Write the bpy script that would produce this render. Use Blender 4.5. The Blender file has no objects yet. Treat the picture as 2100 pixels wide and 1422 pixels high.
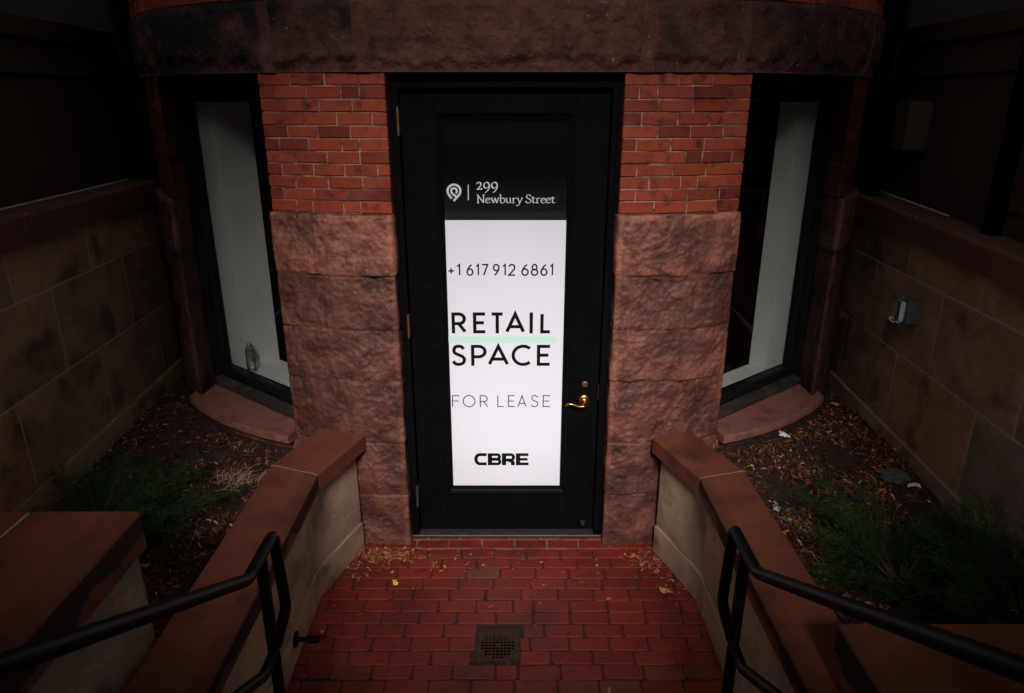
import bpy, math, random
from mathutils import Vector, noise
random.seed(7)
S = bpy.context.scene
R = math.radians
# ------------------------------------------------------------------ camera, sky, sun, exposure
CH, PITCH = 2.25, 19.48
cam = bpy.data.objects.new('camera', bpy.data.cameras.new('camera'))
S.collection.objects.link(cam)
cam.location = (0, 0, CH)
cam.rotation_euler = (R(90 - PITCH), 0, 0)
cam.data.sensor_width = 36.0
cam.data.lens = 24.51
cam.data.clip_start = 0.05
cam.data.clip_end = 500
cam.data.dof.use_dof = True
cam.data.dof.focus_distance = 3.42
cam.data.dof.aperture_fstop = 5.0
S.camera = cam
SUN_EL, SUN_AZ = 35.0, 0.0            # azimuth 0: the light comes over the photographer's head
W = bpy.data.worlds.new("World"); S.world = W; W.use_nodes = True
wn = W.node_tree.nodes; wl = W.node_tree.links
bg = wn['Background']; sky = wn.new('ShaderNodeTexSky'); sky.sky_type = 'NISHITA'
sky.sun_disc = False; sky.sun_elevation = R(SUN_EL); sky.sun_rotation = R(180 + SUN_AZ)
sky.dust_density = 4.0; sky.air_density = 1.0
hs = wn.new('ShaderNodeHueSaturation'); hs.inputs['Saturation'].default_value = 0.25
wl.new(sky.outputs['Color'], hs.inputs['Color']); wl.new(hs.outputs['Color'], bg.inputs['Color']); bg.inputs['Strength'].default_value = 0.056
sl = bpy.data.lights.new('sun', 'SUN'); sl.energy = 4.2; sl.angle = R(14); sl.color = (1.0, 0.96, 0.95)
sun = bpy.data.objects.new('sun', sl); S.collection.objects.link(sun)
sun.rotation_euler = (R(90 - SUN_EL), 0, R(SUN_AZ)); sun.location = (0, -6, 8)
S.view_settings.view_transform = 'Standard'; S.view_settings.look = 'None'
S.view_settings.gamma = 1.0; S.view_settings.exposure = 0.2
S.cycles.max_bounces = 6

CP, SP = math.cos(R(PITCH)), math.sin(R(PITCH))
def ray(px, py):
    x, y = (px - 1050) / 1430.0, (711 - py) / 1430.0
    return x, CP + y * SP, -SP + y * CP
def at_y(px, py, Y):                   # measured point of the photo on the upright plane at distance Y -> world x, z
    x, dy, dz = ray(px, py); t = Y / dy
    return x * t, CH + dz * t
def at_z(px, py, z):
    x, dy, dz = ray(px, py); t = (z - CH) / dz
    return x * t, dy * t

# ------------------------------------------------------------------ helpers
class MB:
    def __init__(s): s.v = []; s.f = []; s.a = {}
    def add(s, vs, fs):
        o = len(s.v); s.v += [tuple(p) for p in vs]; s.f += [tuple(i + o for i in f) for f in fs]
    def hexa(s, c, ch=0.0):
        """8 corners: 0-3 back (ccw), 4-7 front; ch chamfers the front edges"""
        if ch <= 0:
            s.add(c, [(0,1,2,3)[::-1], (4,5,6,7), (0,1,5,4), (1,2,6,5), (2,3,7,6), (3,0,4,7)]); return
        c = [Vector(p) for p in c]
        ring = []
        fr = c[4:8]; bk = c[0:4]
        cen = sum(fr, Vector()) / 4
        for i in range(4):
            d = (bk[i] - fr[i]); d.normalize()
            ring.append(fr[i] + d * ch)
        ins = []
        for i in range(4):
            a = fr[(i + 1) % 4] - fr[i]; b = fr[i - 1] - fr[i]
            a.normalize(); b.normalize()
            ins.append(fr[i] + (a + b) * ch)
        s.add(bk + ring + ins, [(0,1,5,4), (1,2,6,5), (2,3,7,6), (3,0,4,7),
              (4,5,9,8), (5,6,10,9), (6,7,11,10), (7,4,8,11), (8,9,10,11), (3,2,1,0)])
    def box(s, x0, x1, y0, y1, z0, z1, xf=None, b=0.0):
        pts = []
        if b <= 0:
            pts = [(x0,y0,z0),(x1,y0,z0),(x1,y1,z0),(x0,y1,z0),(x0,y0,z1),(x1,y0,z1),(x1,y1,z1),(x0,y1,z1)]
            fs = [(3,2,1,0),(4,5,6,7),(0,1,5,4),(1,2,6,5),(2,3,7,6),(3,0,4,7)]
        else:
            # fully bevelled box: 24 verts
            fs = []
            X = (x0, x1); Y = (y0, y1); Z = (z0, z1); idx = {}
            for i in (0,1):
                for j in (0,1):
                    for k in (0,1):
                        sx, sy, sz = (b if i == 0 else -b), (b if j == 0 else -b), (b if k == 0 else -b)
                        idx[(i,j,k,0)] = len(pts); pts.append((X[i], Y[j]+sy, Z[k]+sz))
                        idx[(i,j,k,1)] = len(pts); pts.append((X[i]+sx, Y[j], Z[k]+sz))
                        idx[(i,j,k,2)] = len(pts); pts.append((X[i]+sx, Y[j]+sy, Z[k]))
                        fs.append((idx[(i,j,k,0)], idx[(i,j,k,1)], idx[(i,j,k,2)]))
            for i in (0,1):
                fs.append(tuple(idx[(i,j,k,0)] for j,k in ((0,0),(1,0),(1,1),(0,1))))
                fs.append(tuple(idx[(j,i,k,1)] for j,k in ((0,0),(1,0),(1,1),(0,1))))
                fs.append(tuple(idx[(j,k,i,2)] for j,k in ((0,0),(1,0),(1,1),(0,1))))
            for i in (0,1):
                for j in (0,1):
                    fs.append((idx[(0,i,j,1)], idx[(1,i,j,1)], idx[(1,i,j,2)], idx[(0,i,j,2)]))
                    fs.append((idx[(i,0,j,0)], idx[(i,1,j,0)], idx[(i,1,j,2)], idx[(i,0,j,2)]))
                    fs.append((idx[(i,j,0,0)], idx[(i,j,1,0)], idx[(i,j,1,1)], idx[(i,j,0,1)]))
        if xf: pts = [xf(*p) for p in pts]
        s.add(pts, fs)
    def tube(s, path, r, n=14, cap=True, closed=False):
        path = [Vector(p) for p in path]; m = len(path); rings = []
        rr = r if isinstance(r, (list, tuple)) else [r] * m
        t0 = (path[1] - path[0]).normalized()
        up = Vector((0,0,1)) if abs(t0.z) < 0.9 else Vector((1,0,0))
        nrm = t0.cross(up).normalized()
        for i, p in enumerate(path):
            if i == 0: t = path[1] - path[0]
            elif i == m - 1: t = path[-1] - path[-2]
            else: t = (path[i+1] - p).normalized() + (p - path[i-1]).normalized()
            t.normalize()
            nrm = (nrm - t * nrm.dot(t)).normalized(); bn = t.cross(nrm)
            rings.append([p + (nrm * math.cos(2*math.pi*k/n) + bn * math.sin(2*math.pi*k/n)) * rr[i] for k in range(n)])
        vs = [q for rg in rings for q in rg]; fs = []
        for i in range(m - 1):
            for k in range(n):
                fs.append((i*n+k, i*n+(k+1)%n, (i+1)*n+(k+1)%n, (i+1)*n+k))
        if cap: fs += [tuple(range(n))[::-1], tuple((m-1)*n+k for k in range(n))]
        s.add(vs, fs)
    def lathe(s, prof, o, ax='z', n=28):
        """prof: list of (radius, along)"""
        vs = []; fs = []
        for r, h in prof:
            for k in range(n):
                c, d = r*math.cos(2*math.pi*k/n), r*math.sin(2*math.pi*k/n)
                p = (c, d, h) if ax == 'z' else ((c, h, d) if ax == 'y' else (h, c, d))
                vs.append((o[0]+p[0], o[1]+p[1], o[2]+p[2]))
        m = len(prof)
        for i in range(m-1):
            for k in range(n): fs.append((i*n+k, i*n+(k+1)%n, (i+1)*n+(k+1)%n, (i+1)*n+k))
        fs += [tuple(range(n))[::-1], tuple((m-1)*n+k for k in range(n))]
        s.add(vs, fs)
    def grid(s, nu, nv, fn):
        o = len(s.v)
        for j in range(nv + 1):
            for i in range(nu + 1): s.v.append(tuple(fn(i / nu, j / nv)))
        for j in range(nv):
            for i in range(nu):
                a = o + j*(nu+1) + i; s.f.append((a, a+1, a+nu+2, a+nu+1))
    def build(s, name, mat, parent=None, smooth=False, fix=True, bevel=0, angle=40):
        me = bpy.data.meshes.new(name); me.from_pydata(s.v, [], s.f); me.update()
        if fix:
            import bmesh
            bm = bmesh.new(); bm.from_mesh(me); bmesh.ops.recalc_face_normals(bm, faces=bm.faces); bm.to_mesh(me); bm.free()
        o = bpy.data.objects.new(name, me); S.collection.objects.link(o)
        me.materials.append(mat)
        if smooth:
            for p in me.polygons: p.use_smooth = True
            try: me.set_sharp_from_angle(angle=R(angle))
            except Exception: pass
        if bevel:
            b = o.modifiers.new('bevel', 'BEVEL'); b.width = bevel; b.segments = 2; b.limit_method = 'ANGLE'
        for k, vals in s.a.items():
            at = me.attributes.new(k, 'FLOAT', 'POINT'); at.data.foreach_set('value', vals)
        if parent: o.parent = parent; o.matrix_parent_inverse = parent.matrix_world.inverted()
        return o
def empty(name, loc, label, cat, group=None):
    o = bpy.data.objects.new(name, None); S.collection.objects.link(o); o.location = loc
    o.empty_display_size = 0.1
    bpy.context.view_layer.update()
    return tag(o, label, cat, group)
def tag(o, label=None, cat=None, group=None, kind=None):
    if label: o['label'] = label
    if cat: o['category'] = cat
    if group: o['group'] = group
    if kind: o['kind'] = kind
    return o

# ------------------------------------------------------------------ materials
def M(name, cols, scale=6, rough=0.7, bump=0.3, bscale=40, island=0.0, detail=8, metallic=0, spec=0.4,
      dist=0.02, islandcols=None, stretch=(1,1,1), extra=None, distort=0.0, roughvar=0.0):
    m = bpy.data.materials.new(name); m.use_nodes = True
    N = m.node_tree.nodes; L = m.node_tree.links; p = N['Principled BSDF']
    tc = N.new('ShaderNodeNewGeometry')
    mp = N.new('ShaderNodeMapping'); mp.inputs['Scale'].default_value = stretch
    L.new(tc.outputs['Position'], mp.inputs['Vector'])
    nz = N.new('ShaderNodeTexNoise'); nz.inputs['Scale'].default_value = scale; nz.inputs['Detail'].default_value = detail
    nz.inputs['Roughness'].default_value = 0.62; nz.inputs['Distortion'].default_value = distort
    L.new(mp.outputs['Vector'], nz.inputs['Vector'])
    rp = N.new('ShaderNodeValToRGB'); L.new(nz.outputs['Fac'], rp.inputs['Fac'])
    el = rp.color_ramp.elements; n = len(cols)
    while len(el) < n: el.new(0.5)
    for i, c in enumerate(cols):
        el[i].position = 0.3 + 0.4 * i / max(1, n - 1); el[i].color = (*c, 1)
    col = rp.outputs['Color']
    if islandcols:
        r2 = N.new('ShaderNodeValToRGB'); L.new(tc.outputs['Random Per Island'], r2.inputs['Fac'])
        r2.color_ramp.interpolation = 'LINEAR'
        e2 = r2.color_ramp.elements
        while len(e2) < len(islandcols): e2.new(0.5)
        for i, c in enumerate(islandcols): e2[i].position = i / max(1, len(islandcols) - 1); e2[i].color = (*c, 1)
        mx = N.new('ShaderNodeMix'); mx.data_type = 'RGBA'; mx.blend_type = 'MULTIPLY'; mx.inputs['Factor'].default_value = 1
        L.new(col, mx.inputs['A']); L.new(r2.outputs['Color'], mx.inputs['B']); col = mx.outputs['Result']
    if extra: col = extra(N, L, tc, mp, col, p)
    L.new(col, p.inputs['Base Color'])
    p.inputs['Roughness'].default_value = rough; p.inputs['Metallic'].default_value = metallic
    p.inputs['Specular IOR Level'].default_value = spec
    if roughvar:
        mr = N.new('ShaderNodeMapRange'); mr.inputs['To Min'].default_value = rough - roughvar; mr.inputs['To Max'].default_value = rough + roughvar
        mr.inputs['From Min'].default_value = 0.3; mr.inputs['From Max'].default_value = 0.7
        L.new(nz.outputs['Fac'], mr.inputs['Value']); L.new(mr.outputs['Result'], p.inputs['Roughness'])
    if bump:
        nb = N.new('ShaderNodeTexNoise'); nb.inputs['Scale'].default_value = bscale; nb.inputs['Detail'].default_value = 6
        L.new(mp.outputs['Vector'], nb.inputs['Vector'])
        b = N.new('ShaderNodeBump'); b.inputs['Strength'].default_value = bump; b.inputs['Distance'].default_value = dist
        L.new(nb.outputs['Fac'], b.inputs['Height']); L.new(b.outputs['Normal'], p.inputs['Normal'])
    return m
def ramp_noise(N, L, vec, scale, lo, hi, detail=5, distort=0):
    n = N.new('ShaderNodeTexNoise'); n.inputs['Scale'].default_value = scale; n.inputs['Detail'].default_value = detail
    n.inputs['Distortion'].default_value = distort
    L.new(vec, n.inputs['Vector'])
    r = N.new('ShaderNodeMapRange'); r.inputs['From Min'].default_value = lo; r.inputs['From Max'].default_value = hi
    L.new(n.outputs['Fac'], r.inputs['Value']); return r.outputs['Result']
def mixc(N, L, fac, a, b, blend='MIX'):
    m = N.new('ShaderNodeMix'); m.data_type = 'RGBA'; m.blend_type = blend
    if hasattr(fac, 'links') or hasattr(fac, 'is_linked'): L.new(fac, m.inputs['Factor'])
    else: m.inputs['Factor'].default_value = fac
    for k, q in (('A', a), ('B', b)):
        if isinstance(q, tuple): m.inputs[k].default_value = (*q, 1)
        else: L.new(q, m.inputs[k])
    return m.outputs['Result']
def attr(N, name):
    a = N.new('ShaderNodeAttribute'); a.attribute_name = name; return a.outputs['Fac']

def cracks(N, L, v, col, scale, w, amt, dark=(0.022, 0.008, 0.006)):
    n = N.new('ShaderNodeTexNoise'); n.inputs['Scale'].default_value = scale; n.inputs['Detail'].default_value = 3; n.inputs['Distortion'].default_value = 0.8
    L.new(v, n.inputs['Vector'])
    a = N.new('ShaderNodeMath'); a.operation = 'SUBTRACT'; L.new(n.outputs['Fac'], a.inputs[0]); a.inputs[1].default_value = 0.56
    b = N.new('ShaderNodeMath'); b.operation = 'ABSOLUTE'; L.new(a.outputs[0], b.inputs[0])
    m = N.new('ShaderNodeMapRange'); m.inputs['From Min'].default_value = 0; m.inputs['From Max'].default_value = w; m.inputs['To Min'].default_value = amt; m.inputs['To Max'].default_value = 0
    L.new(b.outputs[0], m.inputs['Value'])
    k = ramp_noise(N, L, v, scale*0.6, 0.46, 0.60, 2)
    q = N.new('ShaderNodeMath'); q.operation = 'MULTIPLY'; L.new(m.outputs['Result'], q.inputs[0]); L.new(k, q.inputs[1])
    return mixc(N, L, q.outputs[0], col, dark)
def x_stone(N, L, tc, mp, col, p):
    # pale flecks plus a point attribute of soot and shade painted at the ends, broken up by noise
    v = mp.outputs['Vector']
    col = cracks(N, L, v, col, 8.0, 0.014, 0.7, (0.008,0.005,0.004))
    a = attr(N, 'soot_shade'); n = ramp_noise(N, L, v, 7, 0.28, 0.72, 9)
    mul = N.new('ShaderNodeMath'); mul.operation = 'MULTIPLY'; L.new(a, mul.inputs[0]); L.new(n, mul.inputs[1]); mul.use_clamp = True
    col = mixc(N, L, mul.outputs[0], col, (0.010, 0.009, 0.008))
    f = ramp_noise(N, L, v, 55, 0.70, 0.74, 3)
    fl = N.new('ShaderNodeMath'); fl.operation = 'MULTIPLY'; L.new(f, fl.inputs[0]); fl.inputs[1].default_value = 0.5
    return mixc(N, L, fl.outputs[0], col, (0.42, 0.24, 0.18))
def x_cavity(N, L, tc, mp, col, p):
    v = mp.outputs['Vector']
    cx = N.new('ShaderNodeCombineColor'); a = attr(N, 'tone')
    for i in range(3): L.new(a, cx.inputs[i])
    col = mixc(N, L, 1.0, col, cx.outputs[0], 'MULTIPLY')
    col = cracks(N, L, v, col, 5.5, 0.010, 0.75)
    col = cracks(N, L, v, col, 17.0, 0.016, 0.45)
    dp_ = ramp_noise(N, L, v, 3.2, 0.50, 0.66, 7, 1.0)
    dm_ = N.new('ShaderNodeMath'); dm_.operation = 'MULTIPLY'; L.new(dp_, dm_.inputs[0]); dm_.inputs[1].default_value = 0.72
    col = mixc(N, L, dm_.outputs[0], col, (0.040, 0.014, 0.011))
    f = ramp_noise(N, L, v, 60, 0.69, 0.76, 3)
    fl = N.new('ShaderNodeMath'); fl.operation = 'MULTIPLY'; L.new(f, fl.inputs[0]); fl.inputs[1].default_value = 0.45
    return mixc(N, L, fl.outputs[0], col, (0.40, 0.20, 0.14))
m_stone = M('rough_brownstone', [(0.062,0.018,0.012),(0.135,0.040,0.025),(0.225,0.078,0.048),(0.115,0.033,0.021)], 7, 0.62, 0.9, 38, dist=0.010, spec=0.4, extra=x_cavity)
m_stone_dark = M('shaded_brownstone', [(0.025,0.009,0.007),(0.065,0.024,0.018),(0.095,0.036,0.027),(0.05,0.018,0.014)], 7, 0.7, 0.8, 38, dist=0.010, spec=0.3, extra=x_cavity)  # darker copy of the pier stone: side shade put into the colour
m_band = M('sooty_brownstone', [(0.040,0.014,0.010),(0.090,0.032,0.023),(0.13,0.050,0.036)], 11, 0.85, 0.9, 60, dist=0.010, spec=0.2, extra=x_stone)
m_coping2 = M('brown_coping_stone', [(0.10,0.046,0.032),(0.14,0.064,0.044),(0.12,0.055,0.038)], 5, 0.6, 0.35, 260, dist=0.002)
m_darkwall = M('shaded_house_wall', [(0.0025,0.0018,0.0015),(0.004,0.003,0.0025)], 3, 0.9, 0.4, 60, dist=0.004, spec=0.1)  # near-black colour stands in for shade on this wall
m_sill = M('dressed_brownstone', [(0.11,0.045,0.034),(0.23,0.09,0.064),(0.16,0.062,0.043)], 9, 0.75, 0.3, 120, dist=0.003, spec=0.3)
def x_coping(N, L, tc, mp, col, p):
    v = mp.outputs['Vector']; a = attr(N, 'wet')
    col = mixc(N, L, a, col, (0.018, 0.006, 0.005))
    f = ramp_noise(N, L, v, 70, 0.71, 0.75, 2)
    fl = N.new('ShaderNodeMath'); fl.operation = 'MULTIPLY'; L.new(f, fl.inputs[0]); fl.inputs[1].default_value = 0.25
    return mixc(N, L, fl.outputs[0], col, (0.3, 0.16, 0.12))
m_coping = M('red_coping_stone', [(0.075,0.022,0.012),(0.150,0.044,0.023),(0.108,0.032,0.017)], 4, 0.72, 0.6, 240, dist=0.002, extra=x_coping, roughvar=0.08, spec=0.2)
def x_vein(N, L, tc, mp, col, p):
    v = mp.outputs['Vector']
    w = N.new('ShaderNodeTexWave'); w.inputs['Scale'].default_value = 1.6; w.inputs['Distortion'].default_value = 9
    w.inputs['Detail'].default_value = 4; w.inputs['Detail Scale'].default_value = 1.4
    rot = N.new('ShaderNodeMapping'); rot.inputs['Rotation'].default_value = (0.5, 0.4, 0.3)
    L.new(v, rot.inputs['Vector'])
    ad = N.new('ShaderNodeVectorMath'); ad.operation = 'ADD'
    sc = N.new('ShaderNodeVectorMath'); sc.operation = 'SCALE'; sc.inputs['Scale'].default_value = 1.0
    cx = N.new('ShaderNodeCombineXYZ')
    ml = N.new('ShaderNodeMath'); ml.operation = 'MULTIPLY'; ml.inputs[1].default_value = 37
    L.new(tc.outputs['Random Per Island'], ml.inputs[0]); L.new(ml.outputs[0], cx.inputs[0]); L.new(ml.outputs[0], cx.inputs[2])
    L.new(rot.outputs['Vector'], ad.inputs[0]); L.new(cx.outputs[0], ad.inputs[1]); L.new(ad.outputs[0], w.inputs['Vector'])
    r = N.new('ShaderNodeMapRange'); r.inputs['From Min'].default_value = 0.0; r.inputs['From Max'].default_value = 1.0
    r.inputs['To Min'].default_value = 0.0; r.inputs['To Max'].default_value = 0.45
    L.new(w.outputs['Fac'], r.inputs['Value'])
    c = mixc(N, L, r.outputs['Result'], col, (0.20, 0.13, 0.072))
    m3 = N.new('ShaderNodeMapping'); m3.inputs['Rotation'].default_value = (0.75, 0.55, 0.5); m3.inputs['Scale'].default_value = (1.2, 2.2, 8.0)
    L.new(ad.outputs[0], m3.inputs['Vector'])
    nr = N.new('ShaderNodeTexNoise'); nr.inputs['Scale'].default_value = 1.3; nr.inputs['Detail'].default_value = 5; nr.inputs['Distortion'].default_value = 1.2
    L.new(m3.outputs['Vector'], nr.inputs['Vector'])
    s1 = N.new('ShaderNodeMath'); s1.operation = 'SUBTRACT'; L.new(nr.outputs['Fac'], s1.inputs[0]); s1.inputs[1].default_value = 0.5
    s2 = N.new('ShaderNodeMath'); s2.operation = 'ABSOLUTE'; L.new(s1.outputs[0], s2.inputs[0])
    s3 = N.new('ShaderNodeMapRange'); s3.inputs['From Min'].default_value = 0.0; s3.inputs['From Max'].default_value = 0.016; s3.inputs['To Min'].default_value = 0.55; s3.inputs['To Max'].default_value = 0.0
    L.new(s2.outputs[0], s3.inputs['Value'])
    c = mixc(N, L, s3.outputs['Result'], c, (0.50, 0.33, 0.19))
    d = ramp_noise(N, L, v, 4.0, 0.56, 0.68, 5)
    dm = N.new('ShaderNodeMath'); dm.operation = 'MULTIPLY'; L.new(d, dm.inputs[0]); dm.inputs[1].default_value = 0.7
    return mixc(N, L, dm.outputs[0], c, (0.06, 0.042, 0.032))
m_sand = M('sandstone_blocks', [(0.27,0.185,0.12),(0.46,0.32,0.215),(0.34,0.24,0.175)], 5, 0.7, 0.5, 24, dist=0.006,
           islandcols=[(1.1,1.0,0.85),(0.62,0.70,0.80),(1.15,0.9,0.72),(0.6,0.52,0.46),(1.1,1.05,1.0),(0.75,0.68,0.62)], extra=x_vein, distort=0.6, spec=0.3)
m_sandl = M('sunlit_sandstone', [(0.36,0.245,0.165),(0.50,0.36,0.25),(0.42,0.30,0.22)], 5, 0.7, 0.5, 24, dist=0.006, islandcols=[(1.0,0.95,0.88),(0.88,0.90,0.95),(1.05,0.95,0.85),(0.85,0.8,0.75),(1.0,1.0,1.0)], extra=x_vein, distort=0.6, spec=0.3)  # paler sandstone copy: the low walls' extra sunlight put into the colour
m_joint = M('pale_pink_mortar', [(0.42,0.30,0.245),(0.58,0.43,0.36)], 30, 0.9, 0.3, 120, dist=0.003)
m_cjoint = M('weathered_joint', [(0.12,0.075,0.05),(0.32,0.22,0.15),(0.16,0.10,0.065)], 18, 0.9, 0.3, 120, dist=0.003)
m_bmortar = M('brick_mortar', [(0.05,0.020,0.014),(0.12,0.055,0.04),(0.34,0.19,0.145),(0.08,0.035,0.025)], 9, 0.9, 0.5, 160, dist=0.003, stretch=(0.6,0.6,2.2))
def x_brick(N, L, tc, mp, col, p):
    v = mp.outputs['Vector']
    d = ramp_noise(N, L, v, 16, 0.55, 0.72, 6)
    c = mixc(N, L, d, col, (0.055, 0.014, 0.010))
    w = ramp_noise(N, L, v, 5, 0.58, 0.72, 8)
    wm = N.new('ShaderNodeMath'); wm.operation = 'MULTIPLY'; L.new(w, wm.inputs[0]); wm.inputs[1].default_value = 0.45
    return mixc(N, L, wm.outputs[0], c, (0.20, 0.075, 0.055))
m_brick = M('red_facade_brick', [(0.17,0.026,0.012),(0.26,0.042,0.019),(0.20,0.033,0.016)], 22, 0.8, 0.5, 90, dist=0.004,
            islandcols=[(0.75,0.7,0.7),(1.0,1.0,1.0),(1.05,0.95,0.9),(0.5,0.45,0.45),(1.1,1.15,1.2),(0.85,0.8,0.8)], extra=x_brick, spec=0.25)
m_brick_dark = M('shaded_grimy_brick', [(0.055,0.010,0.007),(0.10,0.017,0.010),(0.075,0.013,0.009)], 22, 0.8, 0.5, 90, dist=0.004, islandcols=[(0.7,0.7,0.7),(1,1,1),(0.4,0.4,0.4),(1.1,1.1,1.1)], extra=x_brick, spec=0.2)  # darker brick copy for the outer piers: shade painted in along with grime
def x_pave(N, L, tc, mp, col, p):
    v = mp.outputs['Vector']
    d = ramp_noise(N, L, v, 3.0, 0.48, 0.72, 8)
    dm = N.new('ShaderNodeMath'); dm.operation = 'MULTIPLY'; L.new(d, dm.inputs[0]); dm.inputs[1].default_value = 0.70
    c = mixc(N, L, dm.outputs[0], col, (0.05, 0.010, 0.007))
    c = mixc(N, L, ramp_noise(N, L, v, 26, 0.60, 0.72, 5), c, (0.075, 0.016, 0.010))
    w = ramp_noise(N, L, v, 90, 0.70, 0.76, 2)
    wm = N.new('ShaderNodeMath'); wm.operation = 'MULTIPLY'; L.new(w, wm.inputs[0]); wm.inputs[1].default_value = 0.35
    return mixc(N, L, wm.outputs[0], c, (0.30, 0.12, 0.08))
m_pave = M('red_paving_brick', [(0.13,0.013,0.006),(0.21,0.022,0.010),(0.165,0.017,0.008)], 14, 0.62, 0.6, 60, dist=0.004,
           islandcols=[(1.0,1.0,1.0),(0.8,0.75,0.8),(1.1,1.0,1.0),(0.95,0.95,0.95),(0.85,0.85,0.9),(1.05,1.0,1.0),(0.8,0.8,0.8),(1.0,1.1,1.1),(0.9,0.9,0.9),(1,1,1),(0.68,1.9,1.6),(0.9,0.8,0.9),(0.95,0.9,0.9),(1.05,1.0,1.0),(0.9,0.9,0.9),(1.1,1.05,1.0),(0.9,0.85,0.85),(1,1,1)], extra=x_pave, spec=0.35, roughvar=0.12)
m_pjoint = M('sandy_joint', [(0.018,0.010,0.008),(0.045,0.026,0.020)], 30, 0.95, 0.6, 90, dist=0.006)
m_black = M('black_paint', [(0.0025,0.0025,0.0025),(0.0045,0.0045,0.0045)], 8, 0.38, 0.08, 200, dist=0.0006, spec=0.025)
m_frame = M('black_window_paint', [(0.004,0.004,0.004),(0.007,0.006,0.006)], 12, 0.55, 0.3, 90, dist=0.002, spec=0.2)
m_subsill = M('worn_black_sill', [(0.018,0.016,0.015),(0.028,0.024,0.021),(0.12,0.06,0.045)], 9, 0.5, 0.4, 60, dist=0.003, stretch=(1,1,1), spec=0.4)
m_rail = M('black_rail_enamel', [(0.002,0.002,0.002),(0.004,0.004,0.004)], 30, 0.45, 0.35, 140, dist=0.001, spec=0.08)
m_white = M('white_film', [(0.66,0.655,0.70),(0.70,0.69,0.74)], 1.6, 0.25, 0.15, 3.0, spec=0.35, dist=0.01)
m_wpanel = M('grey_white_panel', [(0.76,0.74,0.72),(0.80,0.78,0.76)], 3, 0.6, 0, spec=0.2)
m_ink = M('black_lettering', [(0.004,0.005,0.005)]*2, 3, 0.35, 0, spec=0.2)
m_wink = M('pale_lettering', [(0.52,0.53,0.54)]*2, 3, 0.5, 0)
m_green = M('mint_stripe', [(0.48,0.70,0.59)]*2, 3, 0.5, 0)
m_brass = M('brass', [(0.55,0.27,0.09),(0.42,0.19,0.06)], 30, 0.3, 0.2, 200, dist=0.0005, metallic=1)
m_oldbrass = M('tarnished_brass', [(0.30,0.15,0.06),(0.16,0.07,0.03)], 60, 0.45, 0.3, 200, dist=0.001, metallic=0.8)
m_iron = M('rusty_iron', [(0.035,0.018,0.012),(0.075,0.034,0.022)], 30, 0.75, 0.6, 90, dist=0.002, metallic=0.0, spec=0.2)
m_dark = M('dark_interior', [(0.004,0.004,0.004)]*2, 3, 0.9, 0, spec=0.0)
m_grey = M('grey_metal', [(0.10,0.11,0.12),(0.15,0.16,0.17)], 20, 0.4, 0.1, 90, metallic=0.4)
m_steel = M('threshold_metal', [(0.05,0.045,0.045),(0.09,0.08,0.08)], 30, 0.45, 0.2, 200, metallic=0.5, dist=0.001)
def x_soil(N, L, tc, mp, col, p):
    return col
m_soil = M('dark_soil', [(0.012,0.006,0.005),(0.035,0.016,0.011),(0.07,0.030,0.018)], 26, 0.9, 1.0, 90, dist=0.02)
m_chip = M('leaf_litter', [(0.28,0.115,0.055),(0.36,0.15,0.08)], 30, 0.7, 0, islandcols=[(0.06,0.05,0.05),(0.30,0.22,0.2),(0.12,0.09,0.08),(0.95,0.7,0.6),(0.08,0.06,0.06),(0.5,0.36,0.3),(0.15,0.12,0.12),(1.5,1.3,1.2),(0.2,0.15,0.13),(0.08,0.08,0.08),(0.7,0.5,0.35),(0.1,0.08,0.08),(0.25,0.2,0.2),(2.2,2.8,3.4)])
m_straw = M('dry_straw', [(0.42,0.25,0.15),(0.32,0.17,0.09)], 30, 0.7, 0)
m_leaf = M('brown_leaf', [(0.55,0.23,0.12),(0.45,0.16,0.08)], 50, 0.6, 0.3, 90, dist=0.002)
m_yellow = M('yellow_scrap_paper', [(0.98,0.62,0.02)]*2, 10, 0.5, 0)
m_paper = M('white_scrap_paper', [(0.86,0.80,0.86),(0.80,0.74,0.80)], 20, 0.6, 0)
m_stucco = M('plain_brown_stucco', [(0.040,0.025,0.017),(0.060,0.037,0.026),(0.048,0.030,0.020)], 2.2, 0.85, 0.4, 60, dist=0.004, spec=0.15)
m_side = M('grey_paving', [(0.16,0.14,0.13),(0.22,0.20,0.18)], 2, 0.85, 0.3, 40)
m_asph = M('asphalt', [(0.035,0.035,0.036),(0.055,0.055,0.055)], 5, 0.85, 0.5, 120)
m_needle = M('juniper_green', [(0.012,0.034,0.010),(0.032,0.070,0.018)], 8, 0.65, 0, islandcols=[(0.5,0.55,0.5),(1.0,1.0,1.0),(1.3,1.2,0.9),(0.8,0.9,1.1)], spec=0.2)
m_twig = M('twig_bark', [(0.06,0.03,0.018),(0.09,0.045,0.025)], 30, 0.8, 0.3, 90)
def glassmat(name, tint=(0.9,0.95,0.93), refl=1.0, rough=0.02):
    m = bpy.data.materials.new(name); m.use_nodes = True; N = m.node_tree.nodes; L = m.node_tree.links
    N.remove(N['Principled BSDF']); out = N['Material Output']
    t = N.new('ShaderNodeBsdfTransparent'); t.inputs['Color'].default_value = (*tint, 1)
    g = N.new('ShaderNodeBsdfGlossy'); g.inputs['Roughness'].default_value = rough
    f = N.new('ShaderNodeFresnel'); f.inputs['IOR'].default_value = 1.45
    mu = N.new('ShaderNodeMath'); mu.operation = 'MULTIPLY'; mu.inputs[1].default_value = refl; L.new(f.outputs[0], mu.inputs[0])
    mx = N.new('ShaderNodeMixShader'); L.new(mu.outputs[0], mx.inputs[0]); L.new(t.outputs[0], mx.inputs[1]); L.new(g.outputs[0], mx.inputs[2])
    L.new(mx.outputs[0], out.inputs['Surface']); return m
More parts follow.
